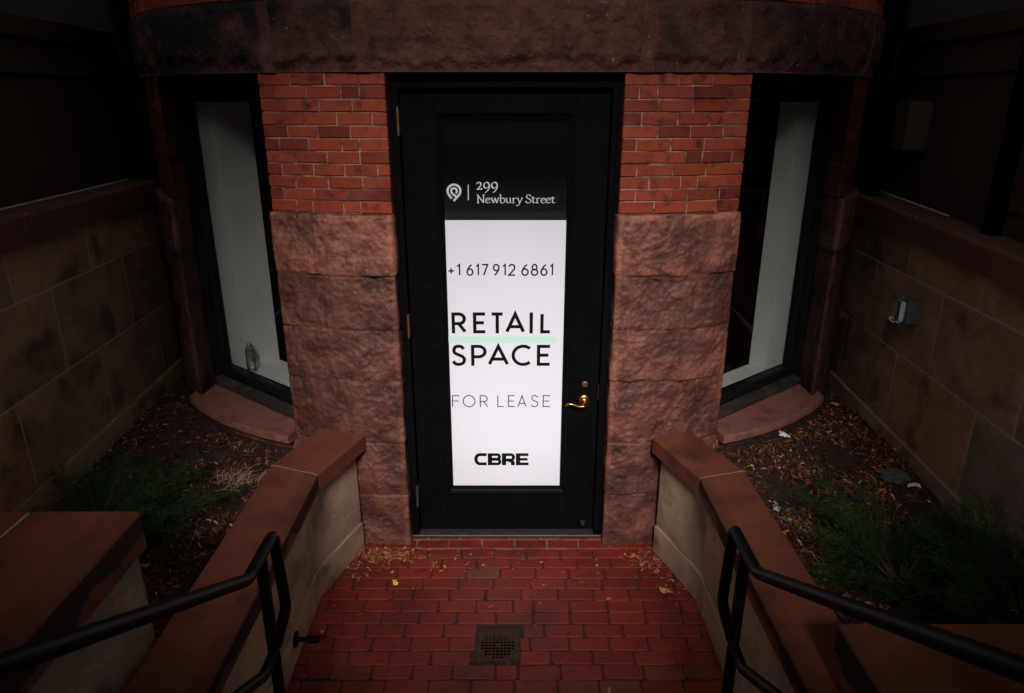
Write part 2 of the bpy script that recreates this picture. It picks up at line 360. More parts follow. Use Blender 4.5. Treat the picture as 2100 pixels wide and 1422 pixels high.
m_glass = glassmat('window_glass', (0.92,0.93,0.92), 0.22)
m_doorglass = glassmat('door_glass', (0.95,0.95,0.95), 0.8, 0.03)
m_plastic = glassmat('clear_plastic', (0.95,0.97,0.97), 1.0, 0.08)

# ------------------------------------------------------------------ the bow front's plan
X0, YF, BR, FL = -0.03, 3.19, 1.65, 0.52      # centre, face distance, bow radius, half flat width
def plan(s, off=0.0):
    """signed arc length s along the front, off = outward; returns x, y, nx, ny"""
    g = 1 if s >= 0 else -1; a = abs(s)
    if a <= FL: return X0 + s, YF - off, 0.0, -1.0
    ph = (a - FL) / BR
    nx, ny = math.sin(ph), -math.cos(ph)
    return X0 + g * (FL + BR * math.sin(ph) + nx * off), YF + BR * (1 - math.cos(ph)) + ny * off, g * nx, ny
S_WIN, S_OUT, S_END = 1.105, 1.93, 2.70
ZC = [0.0, 0.306, 0.605, 0.941, 1.208, 1.473, 1.758]
Z_BAND, Z_TOP = 2.362, 2.645
def fr(x, y, z, sc, o=4): return noise.fractal(Vector((x*sc, y*sc, z*sc)), 0.9, 2.1, o)

building = empty('brownstone_building', (X0, YF, 0), 'brownstone and red brick town house with a curved bay front and black glazed door', 'building')

def brick_panel(name, s0, s1, z0, z1, rows, off, bl, mortar_off=-0.006, dep=0.10, seed=1, tight=0.0036, mname='mortar', yret=False, mat=None):
    def back(q, o, d):
        if yret and d < -0.02:
            x_, y_, _, _ = plan(q, o); return (x_, y_ - d)
        return plan(q, o + d)[:2]
    rnd = random.Random(seed); mb = MB(); h = (z1 - z0) / rows
    for r in range(rows):
        za, zb = z0 + r*h, z0 + (r+1)*h
        s = s0; first = True
        cuts = [s0]
        x = s0 + (bl * (0.5 if r % 2 else 1.0)) * rnd.uniform(0.8, 1.1)
        while x < s1 - bl * 0.35:
            cuts.append(x); x += bl * (rnd.uniform(0.94, 1.06) if rnd.random() > 0.12 else 0.52)
        cuts.append(s1)
        for a, b in zip(cuts[:-1], cuts[1:]):
            j = tight
            aa = a + (0 if a == s0 else j * rnd.uniform(0.6, 1.3)); bb = b - (0 if b == s1 else j * rnd.uniform(0.6, 1.3))
            z_a, z_b = za + j * rnd.uniform(0.7, 1.2), zb - j * rnd.uniform(0.2, 0.8)
            o = off + rnd.uniform(-0.0025, 0.0025); tl = rnd.uniform(-0.0015, 0.0015)
            pts = []
            n = max(1, int((bb - aa) / 0.06))
            # brick as a strip of cells following the curve
            ss = [aa + (bb - aa) * k / n for k in range(n + 1)]
            ch = 0.0032
            vs = []; fs = []
            cols = [(ss[0], -1)] + [(q, 0) for q in ([ss[0] + ch] + ss[1:-1] + [ss[-1] - ch])] + [(ss[-1], 1)]
            jz = [rnd.uniform(-0.0016, 0.0016) for _ in cols]; jz2 = [rnd.uniform(-0.0012, 0.0012) for _ in cols]
            for ci, (q, e) in enumerate(cols):
                lo, hi = z_a + jz[ci], z_b + jz2[ci]
                prof = [(-dep, lo), (o - off - ch, lo), (o - off, lo + ch), (o - off, hi - ch), (o - off - ch, hi), (-dep, hi)]
                for d, z in prof:
                    dd = d
                    if e != 0 and d > -dep + 0.01 : dd = d - ch
                    zz = z
                    px, py = back(q, off, dd); vs.append((px, py, zz))
            m = len(cols)
            for ci in range(m - 1):
                for k in range(5):
                    A = ci*6 + k; fs.append((A, A+1, A+7, A+6))
            fs.append(tuple(range(6))); fs.append(tuple((m-1)*6 + k for k in range(6))[::-1])
            mb.add(vs, fs)
    o1 = mb.build(name, mat or m_brick, building)
    mm = MB(); mo = off + mortar_off
    n = max(2, int((s1 - s0) / 0.05)); e = 0.004
    if yret: e = 0.008
    secs = [(s0 + e, -dep + 0.002)] + [(s0 + e + (s1 - s0 - 2*e) * k / n, 0) for k in range(n + 1)] + [(s1 - e, -dep + 0.002)]
    def fn(u, v):
        q, d = secs[round(u * (len(secs) - 1))]
        px, py = back(q, mo, d); return (px, py, z0 + (z1 - z0) * v)
    mm.grid(len(secs) - 1, 1, fn)
    o2 = mm.build(mname, m_bmortar, building)
    return o1, o2

def rough_wall(name, s0, s1, zs, off, ret0, ret1, seed, mat, res=0.0065, amp=1.0, soot_shade=None, vj=(), undercut=False, topcap=True, yret=False):
    """rock-faced stone following the front, returning inwards at both ends; zs = course heights"""
    path = []                                   # (s, off, nx, ny, facing weight)
    g0 = plan(s0); rn = 0.012
    if ret0:
        k = max(2, int(ret0 / res))
        for i in range(k): path.append((s0, off - ret0 + (ret0 - rn) * i / k, 'a'))
    n = int((s1 - s0) / res)
    for i in range(n + 1): path.append((s0 + (s1 - s0) * i / n, off, 'f'))
    if ret1:
        k = max(2, int(ret1 / res))
        for i in range(1, k + 1): path.append((s1, off - rn - (ret1 - rn) * i / k, 'b'))
    z0, z1 = zs[0], zs[-1]; nz = int((z1 - z0) / res)
    mb = MB(); so = []; tone = []
    np_ = len(path)
    for j in range(nz + 1):
        z = z0 + (z1 - z0) * j / nz
        for (s, o, kk) in path:
            if yret and kk != 'f':
                x, y, nx, ny = plan(s, off); y += off - o; nx, ny = (0.0, -1.0)
            else: x, y, nx, ny = plan(s, o)
            if kk == 'f': dx, dy = nx, ny
            else:
                tx, ty = -ny, nx                # tangent towards +s
                if kk == 'a': dx, dy = -tx, -ty
                else: dx, dy = tx, ty
            # course index
            wob = 0.007 * fr(x + seed, y, 3, 5, 3)
            ci = 0; dmin = 9
            for q, zc in enumerate(zs):
                if z > zc + wob: ci = q
                if 0 < q < len(zs) - 1: dmin = min(dmin, abs(z - zc - wob))
            for sj in vj: dmin = min(dmin, abs(s - sj) + 0.001)
            h = 0.013 * fr(x + seed, y + ci * 3.1, z, 4.5, 4)
            h += 0.006 * (1 - 2 * abs(noise.noise(Vector((x*11 + seed, y*11, z*8 + ci)))))
            q1 = noise.noise(Vector((x*7 + seed, y*7, z*7))); h += 0.0075 * max(0.0, min(1.0, (noise.noise(Vector((x*3.1 + seed*2, y*3.1, z*3.1))) + 0.05)*5)) * (((q1 + 0.6) * 2.6) % 1.0 - 0.5) * (0 if undercut else 1)
            nn = noise.noise(Vector((x*34, y*34 + seed, z*26)))
            h += 0.0045 * (1 - 2*abs(nn)) + 0.003 * noise.noise(Vector((x*80, y*80, z*80)))
            ed = 1.0
            if kk == 'f': ed = 0.35 + 0.65*min(1, min(s - s0, s1 - s)/0.03) if min(s - s0, s1 - s) < 0.03 else 1.0
            else: ed = 0.45
            h *= amp * ed
            h += 0.004 * noise.noise(Vector((ci * 7.7 + seed, 1.3, 0)))
            groove = max(0.0, 1 - dmin / 0.0045)
            gv = 0.35 + 0.65 * max(0, noise.noise(Vector((x*6, y*6, ci*9))) + 0.5)
            h -= (0.011 if not vj else 0.012) * groove * min(1, gv)
            edge = 0.0
            if ci == len(zs) - 2 and not undercut: h += 0.004
            if undercut:
                t = (z - z0) / (z1 - z0)
                line = 0.20 + 0.16 * noise.noise(Vector((s * 6, 9, seed))) + 0.12 * noise.noise(Vector((s * 19, 2, seed)))
                if s < -1.0 or (0.65 < s < 2): line += 0.10 * noise.noise(Vector((s * 4, 19, seed)))
                if t < line: h -= 0.019 * min(1, (line - t) / 0.10)
                if t > 0.93: h -= 0.004
                for sj in vj:
                    if abs(s - sj) < 0.028: h = h * 0.15 + (-0.004 if abs(s - sj) > 0.003 else -0.016)
            # soften vertical ends
            fl = min(z - z0, z1 - z)
            if topcap and z1 - z < 0.008: h -= 0.006 * (1 - (z1 - z) / 0.008)
            mb.v.append((x + dx * h, y + dy * h, z))
            so.append(soot_shade(s, z) if soot_shade else 0.0)
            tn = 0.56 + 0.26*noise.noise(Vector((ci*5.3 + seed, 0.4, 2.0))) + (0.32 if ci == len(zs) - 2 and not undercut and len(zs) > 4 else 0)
            if kk == 'f' and min(s - s0, s1 - s) < 0.022: tn += 0.30  # edge highlight painted into the tone
            if kk == 'f' and z1 - z < 0.03 and topcap: tn += 0.35  # top lip painted lighter, as if catching the light
            tone.append(tn * (1 + max(-0.45, min(0.3, (h - 0.002)*40))))  # relief shading in the tone: ridges lighter, hollows darker
    for j in range(nz):
        for i in range(np_ - 1):
            a = j*np_ + i; mb.f.append((a, a+1, a+np_+1, a+np_))
    if topcap:                                   # closing face on top, going back
        base = nz * np_; o = len(mb.v)
        for i, (s, of, kk) in enumerate(path):
            x, y, _, _ = plan(s, of - 0.14 if kk == 'f' else of - 0.02)
            if yret:
                x, y, _, _ = plan(s, off); y += (off - of) + (0.14 if kk == 'f' else 0.0); x += (0.0 if kk == 'f' else 0.03) * (1 if s > 0 else -1)
            mb.v.append((x, y, z1 + 0.0)); so.append(0.0); tone.append(1.3)  # top face carries the painted lighter tone too
        for i in range(np_ - 1): mb.f.append((base+i, base+i+1, o+i+1, o+i))
    if undercut:
        o = len(mb.v)
        for i, (s, of, kk) in enumerate(path):
            x, y, _, _ = plan(s, of - 0.45); mb.v.append((x, y, z0)); so.append(0.0); tone.append(1.0)
        for i in range(np_ - 1): mb.f.append((i, i+1, o+i+1, o+i))
    mb.a['soot_shade'] = so; mb.a['tone'] = tone
    o = mb.build(name, mat, building, smooth=True, fix=False, angle=180)
    return o
PW0 = 0.515
for g in (-1, 1):
    a, b = (g*PW0, g*S_WIN) if g > 0 else (g*S_WIN, g*PW0)
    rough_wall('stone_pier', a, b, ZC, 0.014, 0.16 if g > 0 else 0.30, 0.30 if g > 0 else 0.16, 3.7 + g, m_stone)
    brick_panel('brick_pier', a - 0.006*0, b, ZC[-1] + 0.002, Z_BAND, 11, 0.0, 0.156, seed=5 + g, dep=0.16)
    a, b = (S_OUT, S_END) if g > 0 else (-S_END, -S_OUT)
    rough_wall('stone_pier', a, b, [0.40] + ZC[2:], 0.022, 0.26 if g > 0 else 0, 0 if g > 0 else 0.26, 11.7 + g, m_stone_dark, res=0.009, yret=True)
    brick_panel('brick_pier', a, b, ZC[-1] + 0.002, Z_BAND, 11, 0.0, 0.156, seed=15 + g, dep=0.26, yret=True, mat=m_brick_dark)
    a, b = (S_WIN - 0.01, S_OUT + 0.01) if g > 0 else (-S_OUT - 0.01, -S_WIN + 0.01)
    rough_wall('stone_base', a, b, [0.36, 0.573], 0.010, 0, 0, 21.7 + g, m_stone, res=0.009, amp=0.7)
JB = [-2.02, -1.03, -0.60, 0.60, 1.02, 2.0]
def soot_shade_band(s, z):
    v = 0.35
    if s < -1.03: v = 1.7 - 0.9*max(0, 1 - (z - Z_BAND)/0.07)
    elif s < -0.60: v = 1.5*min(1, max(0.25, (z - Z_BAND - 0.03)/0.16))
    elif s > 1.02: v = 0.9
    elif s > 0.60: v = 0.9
    v *= 1.0 + 0.35*max(0, (abs(s) - 1.2))  # both ends darkened beyond the soot, shade put into the colour
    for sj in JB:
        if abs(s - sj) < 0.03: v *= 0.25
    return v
rough_wall('stone_band', -S_END, S_END, [Z_BAND, Z_TOP], 0.024, 0, 0, 31.3, m_band, res=0.008, amp=1.0, soot_shade=soot_shade_band, vj=JB, undercut=True)
brick_panel('upper_brickwork', -S_END, S_END, Z_TOP + 0.004, Z_TOP + 0.004 + 6*0.062, 6, 0.012, 0.165, seed=40, dep=0.09, tight=0.002)
uw = MB(); uw.grid(60, 1, lambda u, v: (*plan(-S_END + 2*S_END*u, 0.004)[:2], Z_TOP + 0.37 + v * 6.5))
uw.build('upper_wall', m_brick, building)

# main house wall running on behind the bay, beyond the stoops
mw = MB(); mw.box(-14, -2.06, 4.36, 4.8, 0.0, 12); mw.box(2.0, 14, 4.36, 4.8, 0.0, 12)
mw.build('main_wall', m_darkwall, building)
# ------------------------------------------------------------------ windows: flat sashes set behind the curve
QU, QY, EX, EY = 1.147, 3.416, 0.78, 0.626
def winxf(g):
    def f(a, b, z): return (X0 + g * (QU + a*EX - b*EY), QY + a*EY + b*EX, z)
    return f
for g in (-1, 1):
    xf = winxf(g); fm = MB(); dep = 0.345 if g < 0 else 0.245
    A0, A1 = -0.14, 0.93
    fm.box(0.812, A1, 0.02, 0.125, 0.665, 2.36, xf)          # outer jamb
    fm.box(0.852, A1 + 0.02, -0.020, 0.018, 0.622, 2.36, xf)
    fm.box(0.796, 0.8115, 0.062, 0.118, 0.722, 2.238, xf)
    fm.box(A0, -0.075, 0.02, 0.14, 0.665, 2.36, xf)
    fm.box(-0.074, 0.811, 0.035, 0.13, 2.24, 2.36, xf)
    fm.box(-0.074, 0.811, 0.0, 0.033, 2.30, 2.36, xf)
    fm.box(-0.074, 0.811, 0.055, 0.125, 0.667, 0.722, xf, b=0.004)
    w = fm.build('window', m_frame, building)
    ss = MB()
    pr = [(0.0, 0.622), (-0.004, 0.640), (-0.004, 0.650), (0.054, 0.666), (0.054, 0.60)]
    vs = [xf(A0 + 0.002, b, z) for b, z in pr] + [xf(0.851, b, z) for b, z in pr]
    ss.add(vs, [(0,1,2,3,4), (5,6,7,8,9)] + [(k, (k+1) % 5, 5 + (k+1) % 5, 5 + k) for k in range(5)])
    ss.build('lower_rail', m_subsill, w)
    gp = MB(); gp.box(-0.072, 0.795, 0.088, 0.092, 0.724, 2.238, xf); gp.build('pane', m_glass, w)
    dp = MB()
    dp.box(0.630, 0.640, 0.132, dep, 0.721, 2.36, xf)
    dp.box(0.641, 0.93, 0.127, 0.131, 0.700, 2.30, xf)
    dp.box(A0, 0.629, 0.132, dep, 0.700, 0.720, xf)
    d = dp.build('display_reveal', m_wpanel, w)
    # curved sill slab
    sb = MB(); n = 22; top = []; 
    for k in range(n + 1):
        s = S_WIN - 0.0 + (S_OUT - 0.0 + 0.035 - S_WIN) * k / n
        x, y, _, _ = plan(g * s, 0.078); top.append((x, y + (0.02 if False else 0)))
    back = []
    for k in range(n + 1):
        a = -0.07 + (0.93 + 0.07) * k / n
        x, y, _ = xf(a, 0.03, 0); back.append((x, y))
    for (zz0, zz1) in ((0.574, 0.621),):
        vs = []; fs = []
        for k in range(n + 1):
            (x, y), (bx, by) = top[k], back[k]
            dx, dy = bx - x, by - y; l = math.hypot(dx, dy); ux, uy = dx/l, dy/l
            jit = 0.0015 * noise.noise(Vector((x*20, y*20, 0)))
            for q, z in ((0.012, zz0), (0.0, zz0 + 0.006), (jit, zz1 - 0.007), (0.006, zz1)):
                vs.append((x + ux*q, y + uy*q, z))
            vs.append((bx, by, zz1 + 0.0)); vs.append((bx, by, zz0))
        for k in range(n):
            for q in range(6): A = k*6; fs.append((A + q, A + (q+1) % 6, A + 6 + (q+1) % 6, A + 6 + q))
        fs.append(tuple(range(6))); fs.append(tuple(n*6 + q for q in range(6)))
        sb.add(vs, fs)
    sb.build('sill', m_sill, w, smooth=True)
rm = MB()
rm.add([(-2.3,4.45,0.3),(2.2,4.45,0.3),(2.2,8,0.3),(-2.3,8,0.3),(-2.3,4.45,3),(2.2,4.45,3),(2.2,8,3),(-2.3,8,3)], [(2,3,7,6),(1,2,6,5),(3,0,4,7)])
rm.add([(-2.3,3.6,2.9),(2.2,3.6,2.9),(2.2,8,2.9),(-2.3,8,2.9),(-1.1,3.45,0.4),(1.05,3.45,0.4),(1.9,3.95,0.4),(2.2,8,0.4),(-2.3,8,0.4),(-1.95,3.95,0.4)], [(0,1,2,3),(4,5,6,7,8,9)])
rm.build('interior', m_dark, building, fix=False)

# ------------------------------------------------------------------ door
YD = 3.29
def loops(mb, x0, x1, z0, z1, prof):
    """mitred picture-frame moulding: prof = list of (inset, y)"""
    o = len(mb.v); n = len(prof)
    for ins, y in prof:
        mb.v += [(x0+ins, y, z0+ins), (x1-ins, y, z0+ins), (x1-ins, y, z1-ins), (x0+ins, y, z1-ins)]
    for i in range(n - 1):
        for k in range(4):
            mb.f.append((o+i*4+k, o+i*4+(k+1)%4, o+(i+1)*4+(k+1)%4, o+(i+1)*4+k))
fmb = MB()
DX0, DX1 = X0 - PW0 - 0.012, X0 + PW0 + 0.012
for a, b in ((DX0, -0.503), (0.443, DX1)): fmb.box(a, b, 3.245, 3.36, 0.0, 2.30, None)
fmb.box(DX0, DX1, 3.2452, 3.3602, 2.301, 2.365)
for a, b in ((-0.535, -0.527), (0.467, 0.475)): fmb.box(a, b, 3.240, 3.2448, 0.0, 2.30)
leaf = MB()
leaf.box(-0.500, -0.352, YD, YD+0.045, 0.018, 2.297); leaf.box(0.292, 0.440, YD, YD+0.045, 0.018, 2.297)
leaf.box(-0.351, 0.291, YD, YD+0.045, 0.018, 0.2435); leaf.box(-0.351, 0.291, YD, YD+0.045, 2.203, 2.297)
door = leaf.build('door', m_black, building, bevel=0.0015)
fmb.build('door_frame', m_black, door, bevel=0.002)
ml = MB()
loops(ml, -0.353, 0.293, 0.2425, 2.205, [(0, YD+0.02), (0, YD-0.010), (0.004, YD-0.013), (0.010, YD-0.013), (0.014, YD-0.008), (0.020, YD-0.002), (0.027, YD+0.002), (0.028, YD+0.006), (0.034, YD+0.007), (0.036, YD+0.018)])
ml.build('glazing_moulding', m_black, door)
gl = MB(); gl.box(-0.318, 0.258, YD+0.016, YD+0.020, 0.277, 2.170); gl.build('glass_pane', m_doorglass, door)
bk = MB(); bk.box(-0.317, 0.257, YD+0.026, YD+0.028, 0.280, 2.168); bk.build('black_backing', m_dark, door)
th = MB(); th.box(-0.545, 0.485, 3.235, 3.37, 0.001, 0.015, b=0.003); th.build('threshold', m_steel, door)
for zc in (2.16, 1.21, 0.256):
    h = MB(); h.tube([(-0.5045, 3.237, zc-0.055), (-0.5045, 3.237, zc+0.055)], 0.0065, 12)
    h.tube([(-0.5045, 3.237, zc-0.062), (-0.5045, 3.237, zc-0.0555)], 0.0045, 10); h.tube([(-0.5045, 3.237, zc+0.0555), (-0.5045, 3.237, zc+0.062)], 0.0045, 10)
    h.box(-0.5005, -0.4985, 3.24, 3.30, zc-0.052, zc+0.052)
    h.build('hinge', m_oldbrass, door, smooth=True)
hx, hz = 0.371, 0.792
h = MB(); h.lathe([(0.0315, YD-0.0), (0.0315, YD-0.004), (0.029, YD-0.007), (0.024, YD-0.009), (0.022, YD-0.013), (0.017, YD-0.014), (0.0155, YD-0.019), (0.011, YD-0.021), (0.010, YD-0.042), (0.012, YD-0.046), (0.0125, YD-0.056), (0.008, YD-0.062)][0:], (hx, 0, hz), 'y', 32)
lev = []
for k in range(15):
    t = k / 14.0
    lev.append((hx - 0.002 - 0.094*t, YD - 0.052 - 0.004*math.sin(t*3.1), hz - 0.004 + 0.010*math.sin((t-0.45)*5.2) * (0.3 + 0.7*t) - 0.004*(1-t) - (0.010*((t-0.86)/0.14)**2 if t > 0.86 else 0)))
h.tube(lev, [0.0085 - 0.0035*(k/14) if k < 13 else 0.0056 for k in range(15)], 12)
h.build('lever_handle', m_brass, door, smooth=True)
h = MB(); h.lathe([(0.0175, YD), (0.0175, YD-0.006), (0.0155, YD-0.010), (0.011, YD-0.0115), (0.010, YD-0.010), (0.002, YD-0.010)], (0.3715, 0, 0.884), 'y', 28)
h.box(0.3706, 0.3724, YD-0.0135, YD-0.009, 0.874, 0.882)
h.build('deadbolt', m_oldbrass, door, smooth=True)
h = MB(); h.box(0.4405, 0.4422, YD-0.012, YD+0.02, 0.80, 0.885); h.build('strike_plate', m_oldbrass, door)

# ------------------------------------------------------------------ lettering drawn as strokes
def arc(cx, cy, rx, ry, a0, a1, n=22):
    return [(cx + rx*math.cos(R(a0 + (a1-a0)*k/n)), cy + ry*math.sin(R(a0 + (a1-a0)*k/n))) for k in range(n+1)]
def spl(pts, n=6):
    out = []; P = [pts[0]] + list(pts) + [pts[-1]]
    for i in range(1, len(P) - 2):
        for k in range(n):
            t = k / n; q = []
            for d in (0, 1):
                a, b, c, e = P[i-1][d], P[i][d], P[i+1][d], P[i+2][d]
                q.append(0.5*((2*b) + (-a+c)*t + (2*a-5*b+4*c-e)*t*t + (-a+3*b-3*c+e)*t**3))
            out.append(tuple(q))
    out.append(pts[-1]); return out
SANS = {
 'R': (0.60, [[(0,0),(0,1)], [(0,1),(.28,1)] + arc(.28,.73,.27,.27,90,-90)[1:] + [(0,.46)], [(.27,.46),(.58,0)]]),
 'E': (0.50, [[(.5,1),(0,1),(0,0),(.5,0)], [(0,.51),(.44,.51)]]),
 'T': (0.66, [[(0,1),(.66,1)], [(.33,1),(.33,0)]]),
 'A': (0.78, [[(0,0),(.39,1),(.78,0)], [(.125,.29),(.655,.29)]]),
 'I': (0.0, [[(0,0),(0,1)]]),
 'L': (0.46, [[(0,1),(0,0),(.46,0)]]),
 'S': (0.56, [spl([(.53,.85),(.43,.97),(.28,1.01),(.11,.95),(.05,.77),(.11,.62),(.29,.52),(.47,.42),(.55,.26),(.48,.07),(.28,-.01),(.10,.04),(0,.17)])]),
 'P': (0.54, [[(0,0),(0,1)], [(0,1),(.26,1)] + arc(.26,.71,.28,.29,90,-90)[1:] + [(0,.42)]]),
 'C': (0.82, [arc(.50,.5,.50,.51,48,312,30)]),
 'F': (0.48, [[(.48,1),(0,1),(0,0)], [(0,.51),(.42,.51)]]),
 'O': (1.0, [arc(.5,.5,.5,.51,0,360,40)]),
 '+': (0.50, [[(0,.40),(.5,.40)], [(.25,.15),(.25,.65)]]),
 '1': (0.24, [[(0,.82),(.24,1),(.24,0)]]),
 '6': (0.60, [spl([(.50,1.0),(.30,.84),(.12,.58),(.02,.36),(.02,.24)]) + arc(.31,.29,.29,.30,190,540,30)]),
 '7': (0.56, [[(0,1),(.56,1),(.16,0)]]),
 '9': (0.60, [spl([(.10,0),(.30,.16),(.48,.42),(.58,.64),(.58,.76)]) + arc(.29,.71,.29,.30,10,360,30)]),
 '2': (0.56, [arc(.28,.72,.27,.29,165,-30,20) + [(0,0),(.58,0)]]),
 '8': (0.58, [arc(.29,.76,.22,.25,0,360,26), arc(.29,.27,.29,.28,0,360,28)]),
}
SERIF = {
 '2': (0.46, [spl([(.02,.52),(.10,.64),(.22,.66),(.35,.58),(.37,.46),(.28,.28),(.06,.03)]), [(.03,.03),(.42,.04)], [(.40,.02),(.44,.14)]]),
 '9': (0.50, [spl([(.10,-.30),(.28,-.14),(.42,.12),(.46,.36),(.40,.58),(.24,.67),(.08,.58),(.02,.38),(.07,.20),(.20,.13),(.34,.20),(.44,.34)])]),
 'N': (0.78, [[(.12,0),(.12,.98)], [(.10,.98),(.64,0)], [(.64,0),(.64,1.0)], [(.0,1),(.18,1)], [(.02,0),(.24,0)], [(.54,1),(.78,1)]]),
 'e': (0.44, [spl([(.04,.36),(.38,.40),(.34,.56),(.22,.62),(.08,.52),(.02,.30),(.08,.08),(.22,0),(.36,.05),(.43,.13)])]),
 'w': (0.78, [[(.06,.60),(.24,0)], [(.24,0),(.40,.58)], [(.40,.60),(.56,0)], [(.56,0),(.72,.60)], [(0,.61),(.16,.61)], [(.32,.61),(.46,.61)], [(.63,.61),(.78,.61)]]),
 'b': (0.52, [[(.08,.04),(.08,1.08)], [(.0,1.02),(.08,1.08)], spl([(.08,.44),(.20,.60),(.34,.60),(.47,.46),(.48,.24),(.38,.04),(.22,-.01),(.08,.08)])]),
 'u': (0.56, [spl([(.10,.60),(.10,.14),(.18,.02),(.28,.02),(.43,.14)]), [(.43,.60),(.43,.02)], [(.0,.60),(.10,.61)], [(.34,.60),(.43,.61)], [(.43,.02),(.54,.03)]]),
 'r': (0.40, [[(.10,.0),(.10,.60)], [(.0,.56),(.10,.61)], spl([(.10,.42),(.20,.57),(.30,.62),(.38,.56)]), [(.0,0),(.22,0)]]),
 'y': (0.52, [[(.06,.60),(.27,.02)], spl([(.48,.60),(.26,0),(.14,-.28),(.04,-.36),(-.06,-.30)]), [(0,.61),(.16,.61)], [(.38,.61),(.54,.61)]]),
 'S': (0.50, [spl([(.44,.80),(.40,.95),(.24,1.02),(.09,.93),(.06,.76),(.14,.62),(.34,.46),(.46,.30),(.44,.12),(.30,0),(.14,0),(.04,.10),(.01,.24)])]),
 't': (0.36, [spl([(.12,.78),(.12,.14),(.18,.02),(.28,.02),(.35,.09)]), [(.0,.60),(.32,.60)], [(0,.60),(.12,.76)]]),
 ' ': (0.22, []),
}
def ribbon(mb, pts, w, to3, pen=None, ext=0.0, hgt=0.0):
    pts = [p for i, p in enumerate(pts) if i == 0 or math.hypot(p[0]-pts[i-1][0], p[1]-pts[i-1][1]) > 1e-5]
    n = len(pts)
    if n < 2: return
    closed = math.hypot(pts[0][0]-pts[-1][0], pts[0][1]-pts[-1][1]) < 1e-4 and n > 4
    L = []; Rr = []
    for i, p in enumerate(pts):
        if closed: a, b = pts[i-1 if i > 0 else n-2], pts[i+1 if i < n-1 else 1]
        else: a, b = pts[max(0, i-1)], pts[min(n-1, i+1)]
        d1 = (p[0]-a[0], p[1]-a[1]); d2 = (b[0]-p[0], b[1]-p[1])
        if d1 == (0, 0): d1 = d2
        if d2 == (0, 0): d2 = d1
        l1 = math.hypot(*d1); l2 = math.hypot(*d2); d1 = (d1[0]/l1, d1[1]/l1); d2 = (d2[0]/l2, d2[1]/l2)
        t = (d1[0]+d2[0], d1[1]+d2[1]); lt = math.hypot(*t)
        if lt < 1e-3: t = d1; lt = 1
        t = (t[0]/lt, t[1]/lt); nx, ny = -t[1], t[0]
        cs = max(0.30, abs(nx * -d1[1] + ny * d1[0]))
        ww = w
        if pen: ww = pen[0] + (pen[1]-pen[0]) * abs(t[0]*math.sin(R(pen[2])) - t[1]*math.cos(R(pen[2])))
        hw = ww / 2 / cs; q = p
        if i == 0 and not closed: q = (p[0]-t[0]*ext, p[1]-t[1]*ext)
        if i == n-1 and not closed: q = (p[0]+t[0]*ext, p[1]+t[1]*ext)
        L.append((q[0]+nx*hw, q[1]+ny*hw)); Rr.append((q[0]-nx*hw, q[1]-ny*hw))
    vs = [to3(*p) for p in L] + [to3(*p) for p in Rr]
    mb.add(vs, [(i, i+1, n+i+1, n+i) for i in range(n-1)])
KERN = {'TA': -0.20, 'PA': -0.12, 'AC': -0.06, 'AI': -0.03, 'EA': -0.06, 'AS': -0.04, 'FO': -0.06, 'LE': 0.02}
def write(txt, glyphs, x0, x1, zt, zb, y, w, gap, mb, pen=None, space=0.34):
    """fit the line of text into x0..x1 with its capitals from zb to zt"""
    hgt = zt - zb; adv = []; x = 0
    for i, ch in enumerate(txt):
        if ch == ' ' and ch not in glyphs: x += space; adv.append(None); continue
        adv.append(x); x += glyphs[ch][0] + gap
        if glyphs is SANS and txt[i:i+2] in KERN: x += KERN[txt[i:i+2]]
    tot = x - gap; kx = (x1 - x0) / tot
    cnt = 0
    for ch, a in zip(txt, adv):
        if a is None: continue
        for st in glyphs[ch][1]:
            lift = y - 0.00004 * cnt; cnt += 1
            ribbon(mb, [((p[0] + a) * kx, p[1] * hgt) for p in st], w, lambda u, v, l=lift: (x0 + u, l, zb + v), (pen[0], pen[1], pen[2]) if pen else None)
YS = YD + 0.0145
def line(px0, px1, pyt, pyb, inset=0):
    xa, zt = at_y(px0, (pyt+pyb)/2, YS); xb, _ = at_y(px1, (pyt+pyb)/2, YS)
    return xa, xb, at_y(px0, pyt, YS)[1], at_y(px0, pyb, YS)[1]
sx, sz = at_y(1037, 993, YS)
sign = empty('lease_sign', (-0.03, YS, 0.286), 'white retail space for lease sign with black lettering covering the door glass', 'sign')
fb = MB(); fb.box(-0.3165, 0.2565, YD+0.0150, YD+0.0158, 0.284, 1.714); fb.build('panel', m_white, sign)
def place(name, items, px_w, pyt, pyb, mat, parent):
    k = 3.3 / 1430 / 0.95; w = px_w * k; mb = MB(); c = 0
    zt = at_y(1037, pyt, YS)[1]; zb = at_y(1037, pyb, YS)[1]
    for ch, a, b in items:
        xa = at_y(a, (pyt+pyb)/2, YS)[0] + w/2; xb = at_y(b, (pyt+pyb)/2, YS)[0] - w/2
        W_ = max(p[0] for st in SANS[ch][1] for p in st) or 1.0; kx = (xb - xa)/W_
        lo, hi = zb + w/2, zt - w/2
        for st in SANS[ch][1]:
            q = YS - 0.00004*c; c += 1
            pts = st if ch != 'I' else [(0, 0), (0, 1)]
            sq = 1.0
            ribbon(mb, [(p[0]*kx, p[1]*(hi-lo)) for p in (pts if not (ch in 'ILFEPRT1' and len(pts) == 2 and pts[0][0] == pts[1][0]) else [(pts[0][0], pts[0][1] - (0.5*w/(hi-lo) if pts[0][1] < pts[1][1] else -0.5*w/(hi-lo))), (pts[1][0], pts[1][1] + (0.5*w/(hi-lo) if pts[0][1] < pts[1][1] else -0.5*w/(hi-lo)))])], w, lambda u, v, q=q: (xa + u, q, lo + v))
    return mb.build(name, mat, parent, fix=False)
